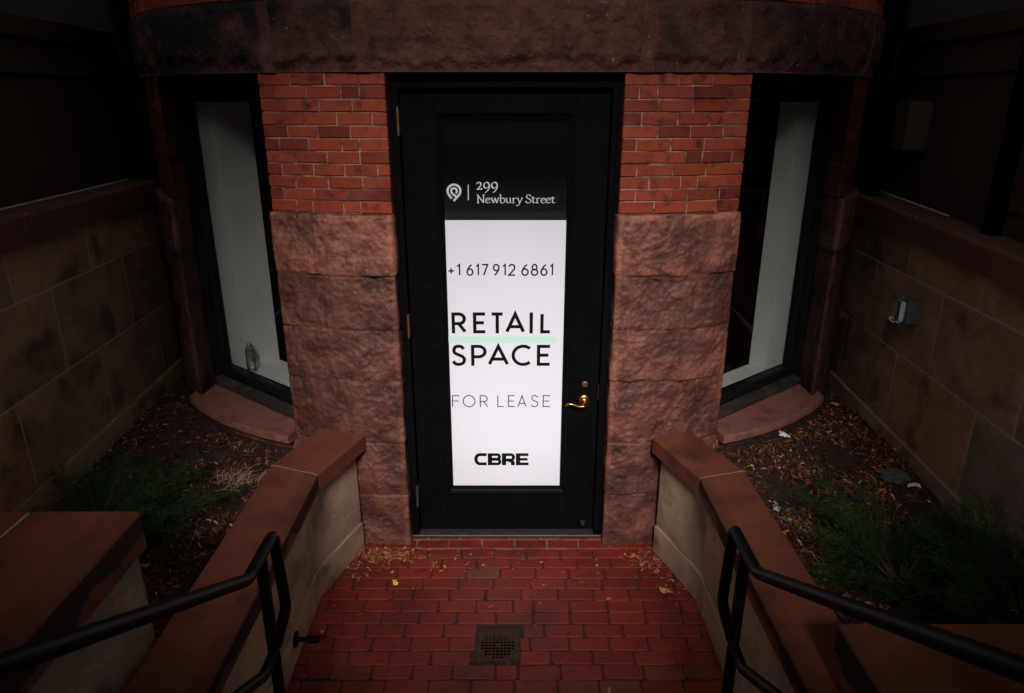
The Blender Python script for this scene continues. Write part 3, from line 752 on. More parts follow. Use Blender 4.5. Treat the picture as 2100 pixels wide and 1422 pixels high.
def text_obj(name, txt, gl, px0, px1, pyt, pyb, wpx, gap, mat, parent, pen=None, space=0.34):
    xa, xb, zt, zb = line(px0, px1, pyt, pyb); k = 3.3 / 1430 / 0.95
    w = wpx * k; mb = MB()
    write(txt, gl, xa + w/2, xb - w/2, zt - w/2, zb + w/2, YS, w, gap, mb, (pen[0]*k, pen[1]*k, pen[2]) if pen else None, space)
    return mb.build(name, mat, parent, fix=False)
place('phone_number', [('+',917.7,932.5),('1',936,944),('6',956,971),('1',975.5,982.5),('7',987,1001.6),('9',1010.8,1025),('1',1030,1037.6),('2',1042,1057.7),('6',1068.6,1084.5),('8',1088.4,1104),('6',1107.8,1123),('1',1127,1134.6)], 3.0, 541.5, 566, m_ink, sign)
place('heading', [('R',926,957),('E',970,998.5),('T',1005,1034.5),('A',1036,1077),('I',1086,1092.5),('L',1108,1131.5)], 6.9, 641, 684, m_ink, sign)
place('heading', [('S',925.6,955.5),('P',966,998),('A',1000,1044),('C',1049,1090),('E',1101,1131)], 6.9, 707.5, 750.5, m_ink, sign)
place('caption', [('F',927,943),('O',949,975),('R',984,1001)], 2.0, 811, 835, m_ink, sign)
place('caption', [('L',1020,1034),('E',1042,1056),('A',1061.5,1079.5),('S',1088.5,1104),('E',1113,1129)], 2.0, 811, 835, m_ink, sign)
xa, xb, zt, zb = line(918, 1139, 690.5, 703)
gb = MB(); gb.add([(xa, YS+0.0002, zb), (xb, YS+0.0002, zb), (xb, YS+0.0002, zt), (xa, YS+0.0002, zt)], [(0,1,2,3)]); gb.build('underline_stripe', m_green, sign)
# broad heavy company letters
xa, xb, zt, zb = line(973, 1084, 930, 954.5); cw = (xb - xa) / 4.45; chh = zt - zb; cb = MB()
def lg(pts, x, w=0.20, y=YS):
    ribbon(cb, [(p[0]*cw, p[1]*chh) for p in pts], w * chh, lambda u, v: (xa + x*cw + u, y, zb + v))
lg([(1.0,.885)] + [(.45 - .33*math.sin(R(a)), .5 + .385*math.cos(R(a))) for a in range(0, 181, 10)] + [(1.0,.115)], 0, 0.25)
x = 1.14
lg([(.13,0),(.13,1)], x, 0.32); lg([(0,.885),(.75,.885)] + arc(.75,.70,.16,.185,90,-90,10)[1:] + [(.2,.51)], x, 0.23, YS-.0001)
lg([(.2,.49),(.78,.49)] + arc(.78,.30,.17,.185,90,-90,10)[1:] + [(0,.115)], x, 0.23, YS-.0002)
x = 2.30
lg([(.13,0),(.13,1)], x, 0.32); lg([(0,.885),(.72,.885)] + arc(.72,.66,.19,.225,90,-90,10)[1:] + [(.2,.44)], x, 0.23, YS-.0001)
lg([(.45,.42),(.62,.42),(.86,.24),(.86,0)], x, 0.28, YS-.0002)
x = 3.45
lg([(.13,0),(.13,1)], x, 0.32); lg([(0,.885),(.98,.885)], x, 0.23, YS-.0001); lg([(.1,.5),(.92,.5)], x, 0.21, YS-.0002); lg([(0,.115),(1.0,.115)], x, 0.23, YS-.0003)
cb.build('company_lettering', m_ink, sign, fix=False)
# address on the dark glass above
k = 3.3 / 1430 / 1.0
text_obj('address_lettering', '299', SERIF, 976, 1021.5, 366, 390, 1.6, 0.13, m_wink, door, pen=(0.9, 3.0, 25))
text_obj('address_lettering', 'Newbury Street', SERIF, 977, 1139, 399.5, 417, 1.0, 0.045, m_wink, door, pen=(0.75, 2.0, 20))
lb = MB()
def pt(px, py): x, z = at_y(px, py, YS); return (x, z)
def rb(pts, w, y=YS): ribbon(lb, [pt(*p) for p in pts], w*k, lambda u, v: (u, y, v))
rb([(926.2,407.5)] + [(931 + 13.2*math.cos(R(a)), 392 - 13.0*math.sin(R(a))) for a in range(222, -46, -8)] + [(930.2,412.5)], 4.3)
rb([(937,404.8),(926.5,396.5)] + [(931 + 5.8*math.cos(R(a)), 392.2 - 5.8*math.sin(R(a))) for a in range(215, -50, -12)], 4.0, YS-.0001)
rb([(960,379),(960.4,411)], 1.9)
lb.build('logo', m_wink, door, fix=False)
kb = MB()
for p0, p1 in (((1190,1068),(1199,1068)), ((1190,1071),(1199,1071))):
    a = at_y(*p0, YD-0.0006); b = at_y(*p1, YD-0.0006); ribbon(kb, [a, b], 0.0022, lambda u, v: (u, YD-0.0006, v))
c = at_y(1195, 1074.5, YD); ribbon(kb, [(c[0]+0.006*math.cos(R(t)), c[1]+0.007*math.sin(R(t))) for t in range(0, 361, 20)], 0.0022, lambda u, v: (u, YD-0.0006, v))
kb.build('kick_mark', m_grey, door, fix=False)

# ------------------------------------------------------------------ paving
pv = MB(); rnd = random.Random(3)
BL, BW = 0.174, 0.0808
dr0, dr1, dq0, dq1 = -0.155, 0.030, 2.347, 2.541
row = 0; y = 3.30
while y > 0.95:
    yb, yt = y - BW, y
    x = -1.12 - (0.5*BL if row % 2 else 0) + rnd.uniform(-0.03, 0.03)
    while x < 1.12:
        l = BL * rnd.uniform(0.96, 1.03) if rnd.random() > 0.04 else BL * 0.55
        a, b = x + rnd.uniform(0.0016, 0.004), x + l - rnd.uniform(0.0016, 0.004); c, d = yb + 0.0026 * rnd.uniform(0.5, 1.7), yt - 0.0026 * rnd.uniform(0.5, 1.7)
        x += l
        segs = [(a, b)]
        if d > dq0 - 0.004 and c < dq1 + 0.004:
            ns = []
            for (p, q) in segs:
                if q <= dr0 - 0.004 or p >= dr1 + 0.004: ns.append((p, q))
                else:
                    if p < dr0 - 0.02: ns.append((p, dr0 - 0.004))
                    if q > dr1 + 0.02: ns.append((dr1 + 0.004, q))
            segs = ns
        for (p, q) in segs:
            h = rnd.uniform(-0.0018, 0.0018); tl = rnd.uniform(-0.012, 0.012); tw = rnd.uniform(-0.016, 0.016)
            ch = 0.0038
            n = 2; cx, cy = (p+q)/2, (c+d)/2; j = lambda: rnd.uniform(-0.0018, 0.0018)
            ring = [(p+j(), c+j()), (cx, c+j()), (q+j(), c+j()), (q+j(), d+j()), (cx, d+j()), (p+j(), d+j())]
            # rounded worn corners
            R2 = []
            for i2, (rx, ry) in enumerate(ring):
                if i2 in (1, 4): R2.append((rx, ry)); continue
                cr = rnd.uniform(0.003, 0.012)
                sxn = 1 if rx < cx else -1; syn = 1 if ry < cy else -1
                A = (rx, ry + syn*cr); B = (rx + sxn*cr, ry)
                R2 += [A, B] if i2 in (0, 3) else [B, A]
            def zz(u, v): return h + tl*(u-cx) + tw*(v-cy)
            m = len(R2)
            vs = [(u, v, -0.05) for u, v in R2] + [(u, v, zz(u, v) - ch) for u, v in R2]
            vs += [(cx + (u-cx)*(1 - ch/abs(q-p)*2), cy + (v-cy)*(1 - ch/abs(d-c)*2), zz(u, v) - 0.0008) for u, v in R2]
            fs = [(i2, (i2+1) % m, m+(i2+1) % m, m+i2) for i2 in range(m)] + [(m+i2, m+(i2+1) % m, 2*m+(i2+1) % m, 2*m+i2) for i2 in range(m)]
            fs += [tuple(2*m+i2 for i2 in range(m))]
            pv.add(vs, fs)
    y -= BW; row += 1
o = pv.build('brick_paving', m_pave); tag(o, kind='structure')
mb = MB()
for (a, b, c, d) in ((-1.2, dr0+0.006, 0.9, 3.42), (dr1-0.006, 1.2, 0.9, 3.42), (dr0+0.006, dr1-0.006, 0.9, dq0+0.006), (dr0+0.006, dr1-0.006, dq1-0.006, 3.42)):
    n = 20; mb.grid(6, 20, lambda u, v: (a+(b-a)*u, c+(d-c)*v, -0.0075))
o = mb.build('paving_bed', m_pjoint, smooth=False); tag(o, kind='structure')
mb = MB(); mb.grid(30, 3, lambda u, v: (-0.62 + 1.2*u, 3.135 + 0.03*noise.noise(Vector((u*9, 0, 0)))*(1-v) + 0.12*v, -0.0032))
o = mb.build('paving_bed', M('dusty_joint', [(0.05,0.025,0.018),(0.22,0.13,0.10),(0.07,0.035,0.025)], 16, 0.9, 0.3, 120)); tag(o, kind='structure')
# drain
dr = empty('floor_drain', ((dr0+dr1)/2, (dq0+dq1)/2, 0), 'small square cast iron drain grate set in the brick paving', 'drain')
g = MB(); n = 13; cs = (dr1-dr0) / n; cy_ = (dq0+dq1)/2; cx_ = (dr0+dr1)/2; ys = (dq1-dq0)/n
hole = set()
for i in range(9):
    for j in range(9):
        u, v = (i-4), (j-4)
        if u*u + v*v <= 18.5 and not (u == 0 and v == 0 and False): hole.add((i, j))
xs = [dr0, dr0+0.018] ; pitch = (dr1-dr0-0.036)/9; py_ = (dq1-dq0-0.036)/9; bar = 0.0042
def cell(i, j): return dr0+0.018+i*pitch, dq0+0.018+j*py_
for i in range(10):
    x, _ = cell(i, 0); 
    js = [j for j in range(9) if (i, j) in hole or (i-1, j) in hole]
    if js: g.box(x-bar/2, x+bar/2, cell(0, min(js))[1], cell(0, max(js)+1)[1], -0.0055, -0.0021)
for j in range(10):
    _, y = cell(0, j)
    is_ = [i for i in range(9) if (i, j) in hole or (i, j-1) in hole]
    if is_: g.box(cell(min(is_), 0)[0], cell(max(is_)+1, 0)[0], y-bar/2, y+bar/2, -0.0057, -0.0026)
for i in range(9):
    for j in range(9):
        if (i, j) not in hole:
            x, y = cell(i, j); g.box(x, x+pitch, y, y+py_, -0.0059, -0.0030)
x, y = cell(4, 4); g.box(x, x+pitch, y, y+py_, -0.0053, -0.0018)
g.build('grate', m_iron, dr)
f2 = MB(); f2.box(dr0, dr1, dq0, dq0+0.0178, -0.05, 0.0006); f2.box(dr0, dr1, dq1-0.0178, dq1, -0.05, 0.0006)
f2.box(dr0, dr0+0.0178, dq0+0.0179, dq1-0.0179, -0.05, 0.0003); f2.box(dr1-0.0178, dr1, dq0+0.0179, dq1-0.0179, -0.05, 0.0003)
f2.build('drain_frame', m_iron, dr)
pt_ = MB(); pt_.add([(dr0,dq0,-0.09),(dr1,dq0,-0.09),(dr1,dq1,-0.09),(dr0,dq1,-0.09)], [(0,1,2,3)]); pt_.build('sump', m_dark, dr, fix=False)

# ------------------------------------------------------------------ block walls
def block_face(mb, mj, p0, p1, rows, nrm, thick=0.06, seed=0, gap=0.011, cuts=None, bulge=0.003):
    """blocks along p0->p1 (plan), rows=[(z0,z1,[cut lengths])], nrm = outward plan normal"""
    L = math.hypot(p1[0]-p0[0], p1[1]-p0[1]); tx, ty = (p1[0]-p0[0])/L, (p1[1]-p0[1])/L
    rnd = random.Random(seed)
    for (z0, z1, cs, off) in rows:
        cc = [0] + [c for c in cs if 0 < c < L] + [L]
        for a, b in zip(cc[:-1], cc[1:]):
            a2 = a + (gap/2 if a > 0 else 0); b2 = b - (gap/2 if b < L else 0); za, zb = z0 + gap/2, z1 - gap/2
            nu = max(2, int((b2-a2)/0.03)); nv = max(2, int((zb-za)/0.03)); sd = rnd.uniform(0, 90)
            o = len(mb.v)
            for j in range(nv+1):
                for i in range(nu+1):
                    u = a2 + (b2-a2)*i/nu; z = za + (zb-za)*j/nv
                    e = min(i, nu-i, j, nv-j)
                    h = off + bulge * abs(fr(u + sd, z, sd, 5, 4)) + (-0.0015 if e == 0 else 0)
                    mb.v.append((p0[0]+tx*u+nrm[0]*h, p0[1]+ty*u+nrm[1]*h, z))
            for j in range(nv):
                for i in range(nu):
                    q = o + j*(nu+1) + i; mb.f.append((q, q+1, q+nu+2, q+nu+1))
            # returns
            rim = [(0, j) for j in range(nv+1)]
            o2 = len(mb.v)
            border = [(i, 0) for i in range(nu+1)] + [(nu, j) for j in range(1, nv+1)] + [(i, nv) for i in range(nu-1, -1, -1)] + [(0, j) for j in range(nv-1, 0, -1)]
            for (i, j) in border:
                u = a2 + (b2-a2)*i/nu; z = za + (zb-za)*j/nv
                mb.v.append((p0[0]+tx*u+nrm[0]*(off-thick), p0[1]+ty*u+nrm[1]*(off-thick), z))
            m = len(border)
            for k2 in range(m):
                A = o + border[k2][1]*(nu+1) + border[k2][0]; B = o + border[(k2+1) % m][1]*(nu+1) + border[(k2+1) % m][0]
                mb.f.append((A, B, o2+(k2+1) % m, o2+k2))
        mo = off - 0.0017
        mj.add([(p0[0]+nrm[0]*mo, p0[1]+nrm[1]*mo, z0), (p1[0]+nrm[0]*mo, p1[1]+nrm[1]*mo, z0), (p1[0]+nrm[0]*mo, p1[1]+nrm[1]*mo, z1), (p0[0]+nrm[0]*mo, p0[1]+nrm[1]*mo, z1)], [(0,1,2,3)])

def coping_run(mb, inner, outer, z0, z1, res=0.014, wetside=1.0, rad=0.012, seed=0.0, wetw=0.06):
    """slab between two plan polylines (same count), rounded upper edges; fills the 'wet' attribute"""
    n = len(inner); wet = mb.a.setdefault('wet', [])
    # resample along
    I = []; O = []
    for k in range(n-1):
        L = math.hypot(inner[k+1][0]-inner[k][0], inner[k+1][1]-inner[k][1]); m = max(1, int(L/res))
        for i in range(m if k < n-2 else m+1):
            t = i/m
            I.append((inner[k][0]+(inner[k+1][0]-inner[k][0])*t, inner[k][1]+(inner[k+1][1]-inner[k][1])*t))
            O.append((outer[k][0]+(outer[k+1][0]-outer[k][0])*t, outer[k][1]+(outer[k+1][1]-outer[k][1])*t))
    cross = []
    W = 1.0
    nt = 12
    o = len(mb.v); cnt = None; s = 0
    for idx, (a, b) in enumerate(zip(I, O)):
        if idx: s += math.hypot(a[0]-I[idx-1][0], a[1]-I[idx-1][1])
        d = Vector((b[0]-a[0], b[1]-a[1], 0)); w = d.length; d.normalize()
        prof = []
        nz = 14
        for k in range(nz+1): prof.append((0.0, z0 + (z1-rad-z0)*k/nz))
        for k in range(1, 5): th = R(90*k/5); prof.append((rad*(1-math.cos(th)), z1-rad+rad*math.sin(th)))
        for k in range(nt+1): prof.append((rad + (w-2*rad)*k/nt, z1 + 0.0006*noise.noise(Vector((a[0]*20, a[1]*20, k)))))
        for k in range(4, 0, -1): th = R(90*k/5); prof.append((w - rad*(1-math.cos(th)), z1-rad+rad*math.sin(th)))
        for k in range(nz, -1, -1): prof.append((w, z0 + (z1-rad-z0)*k/nz))
        cnt = len(prof)
        sc = 0.5 + 0.5*noise.noise(Vector((s*3.0 + seed, seed, 0))) + 0.35*noise.noise(Vector((s*11 + seed, 3, 0)))
        reach = (z1 - z0) * max(0.12, min(1.1, 0.15 + 0.9*sc + 0.25*abs(math.sin(s*14 + seed))))
        for (q, z) in prof:
            mb.v.append((a[0]+d.x*q, a[1]+d.y*q, z))
            if q < rad + 0.001: e = (0.35 if (z1 - z) < 0.010 else 0.95) if (z1 - z) < reach else -0.25; wet.append(e * wetside)
            elif q < wetw: wet.append(0.22 * wetside)
            else: wet.append(0.0)
    for i in range(len(I)-1):
        for k in range(cnt-1): A = o+i*cnt+k; mb.f.append((A, A+1, A+cnt+1, A+cnt))
        mb.f.append((o+i*cnt+cnt-1, o+i*cnt, o+(i+1)*cnt, o+(i+1)*cnt+cnt-1))
    mb.f.append(tuple(o+k for k in range(cnt))); mb.f.append(tuple(o+(len(I)-1)*cnt+k for k in range(cnt)))

Z_SOIL = 0.52
# low walls either side of the brick court
LOW = {-1: dict(i=[(-0.745,3.155),(-0.875,2.765),(-0.868,0.9)], o=[(-0.985,3.24),(-1.115,2.855),(-1.112,0.9)]),
        1: dict(i=[(0.705,3.13),(0.838,2.735),(0.850,0.9)], o=[(0.905,3.20),(1.060,2.80),(1.070,0.9)])}
for g in (-1, 1):
    d = LOW[g]
    lw = empty('low_wall', ((d['i'][1][0]+d['o'][1][0])/2, 2.0, 0), ('left' if g < 0 else 'right') + ' low sandstone wall with red coping, bordering the brick court ' + ('below the window with the plastic bottle' if g < 0 else 'nearest the brass lever handle'), 'wall', 'low walls flanking the court')
    ins = 0.045 * g
    def off_in(p, e=0.05): return (p[0] + g*e, p[1])
    p0, p1, p2 = [off_in(p) for p in d['i']]
    st = MB(); mj = MB()
    L1 = math.hypot(p1[0]-p0[0], p1[1]-p0[1])
    nx, ny = -(p1[1]-p0[1])/L1, (p1[0]-p0[0])/L1
    if nx * g > 0: nx, ny = -nx, -ny
    block_face(st, mj, p0, p1, [(0.0,0.155,[],0.010),(0.155,0.575,[],0.0)], (nx, ny), seed=3+g)
    L2 = math.hypot(p2[0]-p1[0], p2[1]-p1[1])
    block_face(st, mj, p1, p2, [(0.0,0.155,[0.12, 0.78, 1.4],0.010),(0.155,0.575,[0.36, 1.0],0.0)], (-g, 0), seed=8+g)
    st.build('stonework', m_sandl, lw, smooth=True); mj.build('mortar', m_joint, lw, fix=False)
    cp = MB()
    e = 0.003
    def cut(a, b, t): return (a[0]+(b[0]-a[0])*t, a[1]+(b[1]-a[1])*t)
    I, O = d['i'], d['o']
    coping_run(cp, [I[0], cut(I[0], I[1], 0.992)], [O[0], cut(O[0], O[1], 0.992)], 0.578, 0.662, wetside=0.12, seed=g*4.0)
    coping_run(cp, [cut(I[1], I[2], 0.002), I[2]], [cut(O[1], O[2], 0.002), O[2]], 0.578, 0.661, wetside=1.0, seed=g*9.0)
    cp.build('coping', m_coping, lw, smooth=True)
    jm = MB(); a, b = I[1], O[1]
    jm.box(-0.5, 0.5, -0.5, 0.5, 0.58, 0.6602, lambda x, y, z: (a[0] + (b[0]-a[0])*(0.012 + 0.976*(x+0.5)), a[1] + (b[1]-a[1])*(x+0.5) + y*0.011, z))
    jm.build('mortar_joint', m_cjoint, lw)

# tall end blocks in the foreground
for g, X1, YB, ZT, lab in ((-1, -1.112, 1.80, 1.09, 'tall'), (1, 0.925, 1.60, 0.85, 'lower')):
    XO = g * 2.9
    bl = empty('end_pier', (X1 + g*0.4, YB - 0.4, 0), ('tall stone end pier with wet red coping in the near left corner behind the handrail' if g < 0 else 'lower stone end pier with red coping in the near right corner under the handrail'), 'pier')
    st = MB(); mj = MB()
    block_face(st, mj, (X1 + g*0.02, YB-0.022), (X1 + g*0.02, 0.2), [(0.0,0.42,[0.3,0.9],0),(0.42,ZT-0.125,[0.62,1.2],0)], (-g, 0), seed=31+g)
    block_face(st, mj, (X1 + g*0.02, YB-0.02), (XO, YB-0.02), [(0.0,0.42,[0.3,0.9],0),(0.42,ZT-0.125,[0.62,1.2],0)], (0, 1), seed=41+g)
    st.build('stonework', m_sand, bl, smooth=True); mj.build('mortar', m_joint, bl, fix=False)
    cp = MB()
    if g < 0:
        coping_run(cp, [(X1, YB), (X1, 0.2)], [(X1-0.325, YB), (X1-0.325, 0.2)], ZT-0.123, ZT, wetside=1.0, seed=5.5, rad=0.014, wetw=0.10)
        coping_run(cp, [(X1-0.333, 0.2), (X1-0.333, YB)], [(XO, 0.2), (XO, YB)], ZT-0.123, ZT-0.001, wetside=0.0, seed=6.5)
        j2 = MB(); j2.box(X1-0.3335, X1-0.3245, 0.21, YB-0.006, ZT-0.12, ZT-0.0015); j2.build('mortar_joint', m_cjoint, bl)
    else:
        coping_run(cp, [(X1, YB), (X1, 0.2)], [(XO, YB), (XO, 0.2)], ZT-0.123, ZT, wetside=1.0, seed=15.5, rad=0.014, wetw=0.10)
    cp.build('coping', m_coping, bl, smooth=True)

# side retaining walls with the stoop walls standing on them
SIDE = {-1: (-2.055, -2.215, 1.66, 1.79), 1: (1.93, 2.085, 1.548, 1.675)}       # x at y=2, x at y=4.4, coping underside, coping top
for g in (-1, 1):
    xa, xb, zc0, zc1 = SIDE[g]; ya, yb = 2.0, 4.45
    sl_ = (xb-xa)/(yb-ya); xn = xa - sl_*3.0                                  # extended towards the viewer to y=-1
    p0, p1 = (xb, yb), (xn, -1.0)
    L = math.hypot(p1[0]-p0[0], p1[1]-p0[1]); nn = (-g, 0)
    sw = empty('side_wall', (xa, 2.6, 0.5), ('sandstone block retaining wall with red coping on the left side of the planting bed' if g < 0 else 'sandstone block retaining wall carrying the small outlet box on the right'), 'wall', 'retaining walls beside the stoops')
    st = MB(); mj = MB()
    dz = 0.03 if g < 0 else 0.0
    block_face(st, mj, p0, p1, [(0.30,0.60+dz,[1.0, 2.1],0.018), (0.60+dz,1.0+dz,[0.35,1.02,1.75,2.35,3.0,3.6],0.0), (1.0+dz,1.40+dz,[0.62,1.33,2.0,2.7,3.3],0.0), (1.40+dz,zc0+(0.05 if g > 0 else -0.002),[0.32,0.95,1.6,2.2,2.9],0.0)], nn, seed=51+g)
    st.build('stonework', m_sand, sw, smooth=True); mj.build('mortar', m_joint, sw, fix=False)
    cp = MB(); w = 0.20; seg = [(0, 0.98), (0.985, 2.3), (2.305, 4.2), (4.205, L)]
    def P(s, o): return (p0[0]+(p1[0]-p0[0])*s/L + g*o, p0[1]+(p1[1]-p0[1])*s/L)
    if g < 0: seg = [(0, 1.42), (1.426, 3.0), (3.006, L)]
    for a, b in seg:
        coping_run(cp, [P(a, -0.03), P(b, -0.03)], [P(a, w+0.1), P(b, w+0.1)], zc0, zc1, wetside=0.0, seed=g*3+a, rad=0.02, res=0.1)
    if g > 0: cp.v = [(p[0], p[1], p[2] + (p[1]-2.5)*0.033) for p in cp.v]
    cp.build('coping', m_coping2, sw, smooth=True)
    jm = MB()
    for (a, b), (c, d) in zip(seg[:-1], seg[1:]):
        q = P((b+c)/2, 0); jm.box(min(q[0]-g*0.024, q[0]+g*0.27), max(q[0]-g*0.024, q[0]+g*0.27), q[1]-0.0045, q[1]+0.0045, zc0+0.004, zc1-0.002)
    q0, q1 = P(0.1, 0.128), P(1.0 if g > 0 else 1.6, 0.128)
    jm.add([(q0[0], q0[1], zc1+0.001), (q1[0], q1[1], zc1+0.001), (q1[0]+g*0.02, q1[1], zc1+0.010), (q0[0]+g*0.02, q0[1], zc1+0.010)], [(0,1,2,3)])
    if g > 0: jm.v = [(p[0], p[1], p[2] + (p[1]-2.5)*0.033) for p in jm.v]
    jm.build('mortar_joint', m_joint, sw)
    # stoop wall above
    sp = empty('stoop_wall', (xb + g*0.3, 3.0, zc1), ('plain brown stoop wall above the left coping' if g < 0 else 'plain brown stoop wall behind the downspout and black post'), 'wall', 'stoop walls')
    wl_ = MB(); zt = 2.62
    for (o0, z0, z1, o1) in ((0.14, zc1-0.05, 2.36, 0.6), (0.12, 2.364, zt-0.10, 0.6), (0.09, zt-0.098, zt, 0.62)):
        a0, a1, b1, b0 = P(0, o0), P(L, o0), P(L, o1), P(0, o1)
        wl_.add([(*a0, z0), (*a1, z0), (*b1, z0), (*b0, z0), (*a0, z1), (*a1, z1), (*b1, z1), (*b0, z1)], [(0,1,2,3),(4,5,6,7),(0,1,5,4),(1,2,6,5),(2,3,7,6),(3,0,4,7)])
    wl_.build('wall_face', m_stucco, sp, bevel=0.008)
    continue
    rl = MB()
    a, b = P(0.05, 0.22), P(L, 0.22)
    rl.tube([(*a, 3.45), (*b, 3.45)], 0.02, 8); rl.tube([(*a, zt+0.12), (*b, zt+0.12)], 0.012, 8)
    for k2 in range(38): q = P(0.1 + k2*(L-0.2)/37, 0.22); rl.tube([(*q, zt-0.02), (*q, 3.45)], 0.009, 6)
    rl.build('iron_balustrade', m_rail, sp, smooth=True)

# ------------------------------------------------------------------ planting beds
def soilz(x, y):
    z = Z_SOIL + 0.022*noise.noise(Vector((x*2.3, y*2.3, 0))) + 0.012*noise.noise(Vector((x*7, y*7, 2))) + 0.005*noise.noise(Vector((x*22, y*22, 5)))
    d = math.hypot(x + 1.50, (y - 3.20)*1.6)              # the small hollow in the left bed
    if d < 0.13: z -= 0.07 * (0.5 + 0.5*math.cos(math.pi*d/0.13))
    return z
for g in (-1, 1):
    sb = MB(); xi, xo = (-1.0, -2.35) if g < 0 else (0.98, 2.2)
    sb.grid(110, 230, lambda u, v: (xi + (xo-xi)*u, 0.5 + 4.0*v, soilz(xi + (xo-xi)*u, 0.5 + 4.0*v)))
    o = sb.build('soil', m_soil, smooth=True, fix=False); tag(o, kind='structure')
def inbed(x, y, g):
    e = 1.07
    if abs(x) < abs(1.11 if g < 0 else 1.065): return False
    if g < 0 and x < SIDE[-1][0] + (y-2)*-0.065 + 0.01: return False
    if g > 0 and x > SIDE[1][0] + (y-2)*0.0646 - 0.01: return False
    if y < 1.6: return False
    u = abs(x - X0)
    if u > FL:
        sn = (u - FL)/(BR+0.05)
        if sn < 1 and y > YF - 0.06 + BR*(1-math.sqrt(1-sn*sn)): return False
    return True
def chip(mb, x, y, z, l, w, rnd, lift=0.6, curl=0.3):
    a = rnd.uniform(0, 6.28); ti = rnd.uniform(-lift, lift); ro = rnd.uniform(-0.8, 0.8); c = rnd.uniform(0, curl) * l
    ca, sa = math.cos(a), math.sin(a)
    pts = []
    kind = rnd.random()
    prof = [(-0.5,0.15),(-0.2,1),(0.15,0.85),(0.5,0.1)] if kind > 0.4 else [(-0.5,0.8),(-0.15,1),(0.2,0.9),(0.5,0.7)]
    for t, ww in prof:
        for sgn in (-1, 1):
            u = t*l; v = sgn*ww*w/2; h = u*math.sin(ti) + v*math.sin(ro) + c*(1-4*t*t)*0.5
            pts.append((x + u*ca - v*sa, y + u*sa + v*ca, z + h + 0.004))
    mb.add(pts, [(0,1,3,2),(2,3,5,4),(4,5,7,6)])
for g, NCH in ((-1, 12000), (1, 14000)):
    rnd = random.Random(60+g); mb = MB(); k2 = 0
    while k2 < NCH:
        x = rnd.uniform(-2.3, -1.08) if g < 0 else rnd.uniform(1.03, 2.1); y = rnd.uniform(1.6, 4.3)
        if not inbed(x, y, g): continue
        dn = noise.noise(Vector((x*3, y*3, g*7))) + 0.5*noise.noise(Vector((x*9, y*9, 4)))
        if g < 0 and math.hypot(x+1.5, (y-3.2)*1.5) < 0.12 and rnd.random() < 0.9: k2 += 1; continue
        if rnd.random() > 0.55 + 1.3*dn: 
            k2 += 0.3; continue
        l = rnd.uniform(0.008, 0.030) * (1.3 if rnd.random() < 0.12 else 1); chip(mb, x, y, soilz(x, y) + rnd.uniform(0, 0.006), l, l*rnd.uniform(0.10, 0.38), rnd)
        if rnd.random() < 0.02: chip(mb, x+0.01, y, soilz(x, y) + 0.008, rnd.uniform(0.04, 0.08), 0.0022, rnd, lift=0.2)
        k2 += 1
    o = mb.build('leaf_litter', m_chip, fix=False)
    tag(o, ('dry leaf and bark litter covering the soil of the ' + ('left' if g < 0 else 'right') + ' planting bed'), 'leaf litter', kind='stuff')
# litter along the paving edges
rnd = random.Random(77); mb = MB()
for (cx, cy, sx_, sy_, n) in ((-0.66, 3.07, 0.08, 0.035, 420), (-0.80, 2.98, 0.05, 0.06, 90), (0.68, 3.02, 0.05, 0.05, 190), (-0.40, 3.02, 0.12, 0.05, 60), (0.78, 2.85, 0.03, 0.10, 30), (-0.05, 3.05, 0.35, 0.06, 26), (0.2, 2.9, 0.4, 0.12, 22), (-0.87, 2.5, 0.02, 0.25, 18), (0.0, 2.6, 0.5, 0.3, 26)):
    for _ in range(n):
        x, y = rnd.gauss(cx, sx_), rnd.gauss(cy, sy_)
        if y > 3.2 or abs(x) > 0.86 or (abs(x-X0) > 0.5 and y > 3.13): continue
        l = rnd.uniform(0.006, 0.026); chip(mb, x, y, 0.002 + (rnd.uniform(0, 0.012) if n > 150 else 0), l, l*rnd.uniform(0.15, 0.5), rnd, lift=0.3)
m_chip2 = M('dry_leaf_bits', [(0.34,0.13,0.06),(0.42,0.18,0.09)], 30, 0.7, 0, islandcols=[(0.3,0.25,0.25),(1.0,0.9,0.8),(0.6,0.5,0.4),(1.3,1.3,1.3),(0.8,0.6,0.5)])
o = mb.build('leaf_litter', m_chip2, fix=False); tag(o, 'scattered dry leaf bits on the brick paving in front of the door', 'leaf litter', kind='stuff')

# straw tuft in the left bed
def straw(name, cx, cy, n, ln, seed, label):
    rnd = random.Random(seed); mb = MB()
    for _ in range(n):
        x, y = cx + rnd.gauss(0, 0.05), cy + rnd.gauss(0, 0.04); a = rnd.gauss(0.9, 0.7); l = rnd.uniform(0.4, 1)*ln
        z = soilz(x, y) + 0.008
        mb.tube([(x, y, z), (x+math.cos(a)*l*0.5, y+math.sin(a)*l*0.5, z+rnd.uniform(0.005, 0.03)), (x+math.cos(a)*l, y+math.sin(a)*l, z+rnd.uniform(0, 0.02))], [0.0014, 0.0013, 0.0005], 4)
    return tag(mb.build(name, m_straw), label, 'dry grass')
straw('straw_tuft', -1.32, 2.90, 70, 0.12, 4, 'clump of pale dry straw on the soil beside the left low wall')

